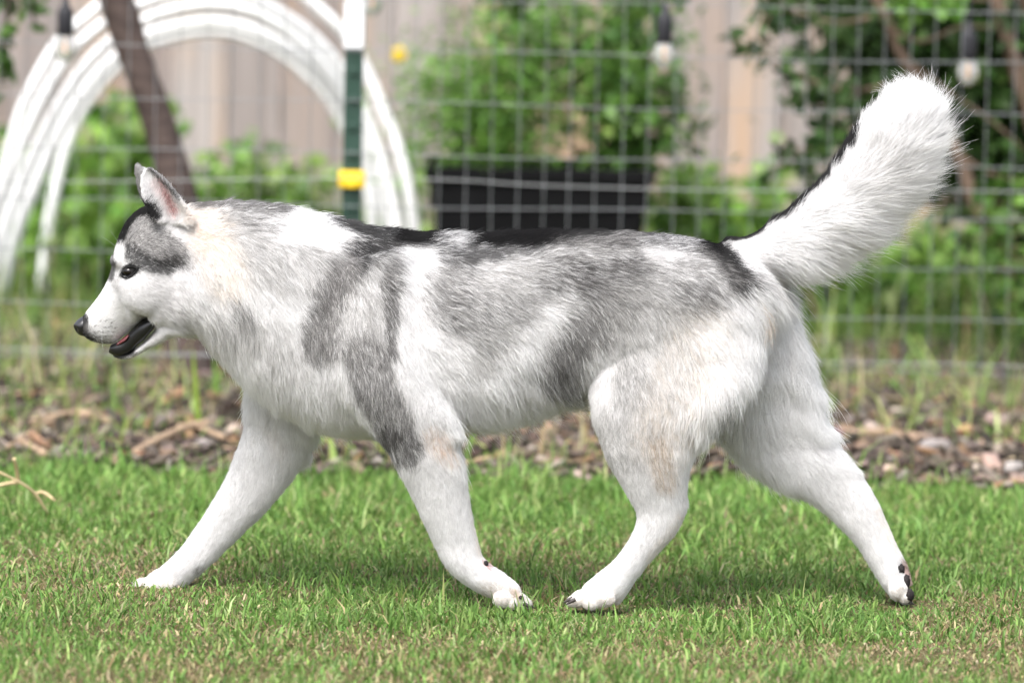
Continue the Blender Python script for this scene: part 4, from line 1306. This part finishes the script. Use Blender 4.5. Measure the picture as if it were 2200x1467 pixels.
ca_.data.foreach_set("color", np.concatenate([cc_, np.ones((NS, 5, 1))], 2).astype(np.float32).ravel())
m_fur = bpy.data.materials.new("fur")
m_fur.use_nodes = True
nt = m_fur.node_tree
for nd in list(nt.nodes): nt.nodes.remove(nd)
out_ = nt.nodes.new("ShaderNodeOutputMaterial")
at_ = nt.nodes.new("ShaderNodeAttribute"); at_.attribute_name = "tint"
df = nt.nodes.new("ShaderNodeBsdfDiffuse")
tl_ = nt.nodes.new("ShaderNodeBsdfTranslucent")
gl = nt.nodes.new("ShaderNodeBsdfHair"); gl.component = 'Reflection'
gl.inputs["RoughnessU"].default_value = .35; gl.inputs["RoughnessV"].default_value = .9
gl.inputs["Color"].default_value = (.5, .5, .5, 1)
m1_ = nt.nodes.new("ShaderNodeMixShader"); m1_.inputs[0].default_value = .48
m2_ = nt.nodes.new("ShaderNodeMixShader"); m2_.inputs[0].default_value = .025
nt.links.new(at_.outputs["Color"], df.inputs[0]); nt.links.new(at_.outputs["Color"], tl_.inputs[0])
nt.links.new(df.outputs[0], m1_.inputs[1]); nt.links.new(tl_.outputs[0], m1_.inputs[2])
nt.links.new(m1_.outputs[0], m2_.inputs[1]); nt.links.new(gl.outputs[0], m2_.inputs[2])
nt.links.new(m2_.outputs[0], out_.inputs["Surface"])
hc.materials.append(m_fur)
fur = bpy.data.objects.new("fur", hc)
COL.objects.link(fur)
fur.parent = dog

# whiskers
# ------------------------------------------------------------------ the dog: nose, eyes, mouth, pads, claws
m_nose = mat("nose_leather", (.012, .012, .014), rough=.38, spec=.5, noise=((400, 400, 400), (.03, .03, .034), .4, .7, 3))
m_lip = mat("lip", (.008, .008, .009), rough=.3, spec=.5)
m_tongue = mat("tongue", (.13, .035, .04), rough=.4, spec=.5)
m_lid = mat("eyelid_skin", (.012, .012, .012), rough=.7, spec=.15)
m_eye = mat("eye", (.006, .004, .003), rough=.04, spec=.35)
m_pad = mat("paw_pad", (.016, .014, .014), rough=.85, spec=.15, noise=((300, 300, 300), (.04, .035, .035), .4, .7, 3))
m_claw = mat("claw", (.05, .042, .04), rough=.4, spec=.4)


def sphere_vf(c, rx, ry, rz, sub=3, fn=None):
    bm = bmesh.new()
    bmesh.ops.create_icosphere(bm, subdivisions=sub, radius=1)
    V = []
    for v in bm.verts:
        q = Vector(v.co)
        if fn: q = fn(q)
        V.append((c.x + q.x * rx, c.y + q.y * ry, c.z + q.z * rz))
    F = [tuple(v.index for v in f.verts) for f in bm.faces]
    bm.free()
    return V, F


def nosefn(q):
    for s in (-1, 1):
        dd = (q - Vector((-.72, s * .55, -.30))).length
        if dd < .42: q = q * (1 - .35 * (1 - dd / .42))
    if q.z > 0: q = Vector((q.x + .55 * q.z, q.y, q.z * (1 - .06 * q.z)))
    if q.z < 0: q = Vector((q.x + .25 * -q.z * .6, q.y * (1 + .25 * q.z), q.z))
    return q


link("nose", mesh("nose", *sphere_vf(W(177, 699, 0), .0135, .0190, .0162, 4, nosefn)), m_nose, dog)
ms = [((336, 683), (339, 692), .044), ((323, 679), (329, 708), .0435), ((304, 688), (313, 727), .040), ((284, 706), (297, 741), .032), ((266, 724), (282, 756), .0265), ((250, 735), (262, 763), .0235), ((238, 741), (248, 763), .0185), ((234, 752), (236, 758), .010)]
V0, F0 = SV, SF
SV, SF = [], []
loft([(a, b, 0, w) for a, b, w in ms], n=28, sub=5, ex=3.2)
link("mouth", mesh("mouth", SV, SF), m_lip, dog)
SV, SF = [], []
loft([((277, 715), (280, 720), 0, .031), ((270, 721), (275, 729), 0, .0312), ((261, 728), (266, 735), 0, .0288), ((252, 736), (255, 740), 0, .024)], n=20, sub=4, ex=2.6)
link("tongue", mesh("tongue", SV, SF), m_tongue, dog)
SV, SF = V0, F0
for s in (-1, 1):
    loc, nrm = hit(277, 584)
    c = Vector((loc.x, s * (abs(loc.y) - .0050), loc.z))
    link("eye", mesh("eye", *sphere_vf(c, .0092, .0080, .0072)), m_eye, dog)
    rim = []
    for px, py in [(261, 593), (266, 581), (275, 574), (285, 573), (295, 578), (288, 588), (278, 595), (267, 597), (261, 593)]:
        l, nm = hit(px, py)
        rim.append((l.x, s * (abs(l.y) + .0004), l.z))
    V, F = tube(rim, .0012, 8, 4)
    link("eyelid", mesh("eyelid", V, F), m_lid, dog)


def on_skin(name, px, py, rx, ry, rz, m_, push=.0):
    l, nm = hit(px, py)
    c = l + nm * push
    sd_ = px * .37
    fn = lambda q: q * (1 + .10 * math.sin(5 * q.x + sd_) * math.sin(6 * q.z + 2 * sd_) + .06 * math.sin(13 * q.z + sd_))
    return link(name, mesh(name, *sphere_vf(c, rx, ry, rz, 3, fn)), m_, dog)


on_skin("paw_pad", 1044, 1210, .0045, .007, .005, m_pad, -.001)
on_skin("paw_pad", 1938, 1221, .0065, .009, .0085, m_pad, -.0034)
on_skin("paw_pad", 1950, 1249, .0068, .009, .0125, m_pad, -.0034)
on_skin("paw_pad", 1958, 1276, .0078, .009, .0105, m_pad, -.0034)
on_skin("paw_pad", 1120, 1282, .004, .008, .003, m_pad, -.001)
for px, py, y in [(1228, 1291, -.116), (1222, 1288, -.098), (1268, 1300, -.118), (1133, 1300, -.117), (1138, 1299, -.099), (281, 1266, .035), (273, 1265, .053), (1948, 1291, .010), (1953, 1291, .027)]:
    p = W(px, py, y)
    dx = -1 if px in (1228, 1222, 1268, 281, 273) else 1
    V, F = tube([p - Vector((dx * .006, 0, -.003)), p, p + Vector((dx * .008, 0, -.005))], [.0032, .0028, .0006], 8, 3)
    link("claw", mesh("claw", V, F), m_claw, dog)
wk = []
WV, WF = [], []
for px, py, dx, dy in [(217, 708, 5, 46), (229, 700, 30, 45), (258, 538, -40, -30), (262, 535, -25, -40)]:
    l, nm = hit(px, py)
    e = W(px + dx, py + dy, l.y - .02)
    V, F = tube([l, l.lerp(e, .5) + Vector((0, -.006, .002)), e], [.00013, .0001, .00004], 4, 3)
    o = len(WV); WV += V; WF += [tuple(i + o for i in f) for f in F]
link("whiskers", mesh("whiskers", WV, WF), m_white, dog)
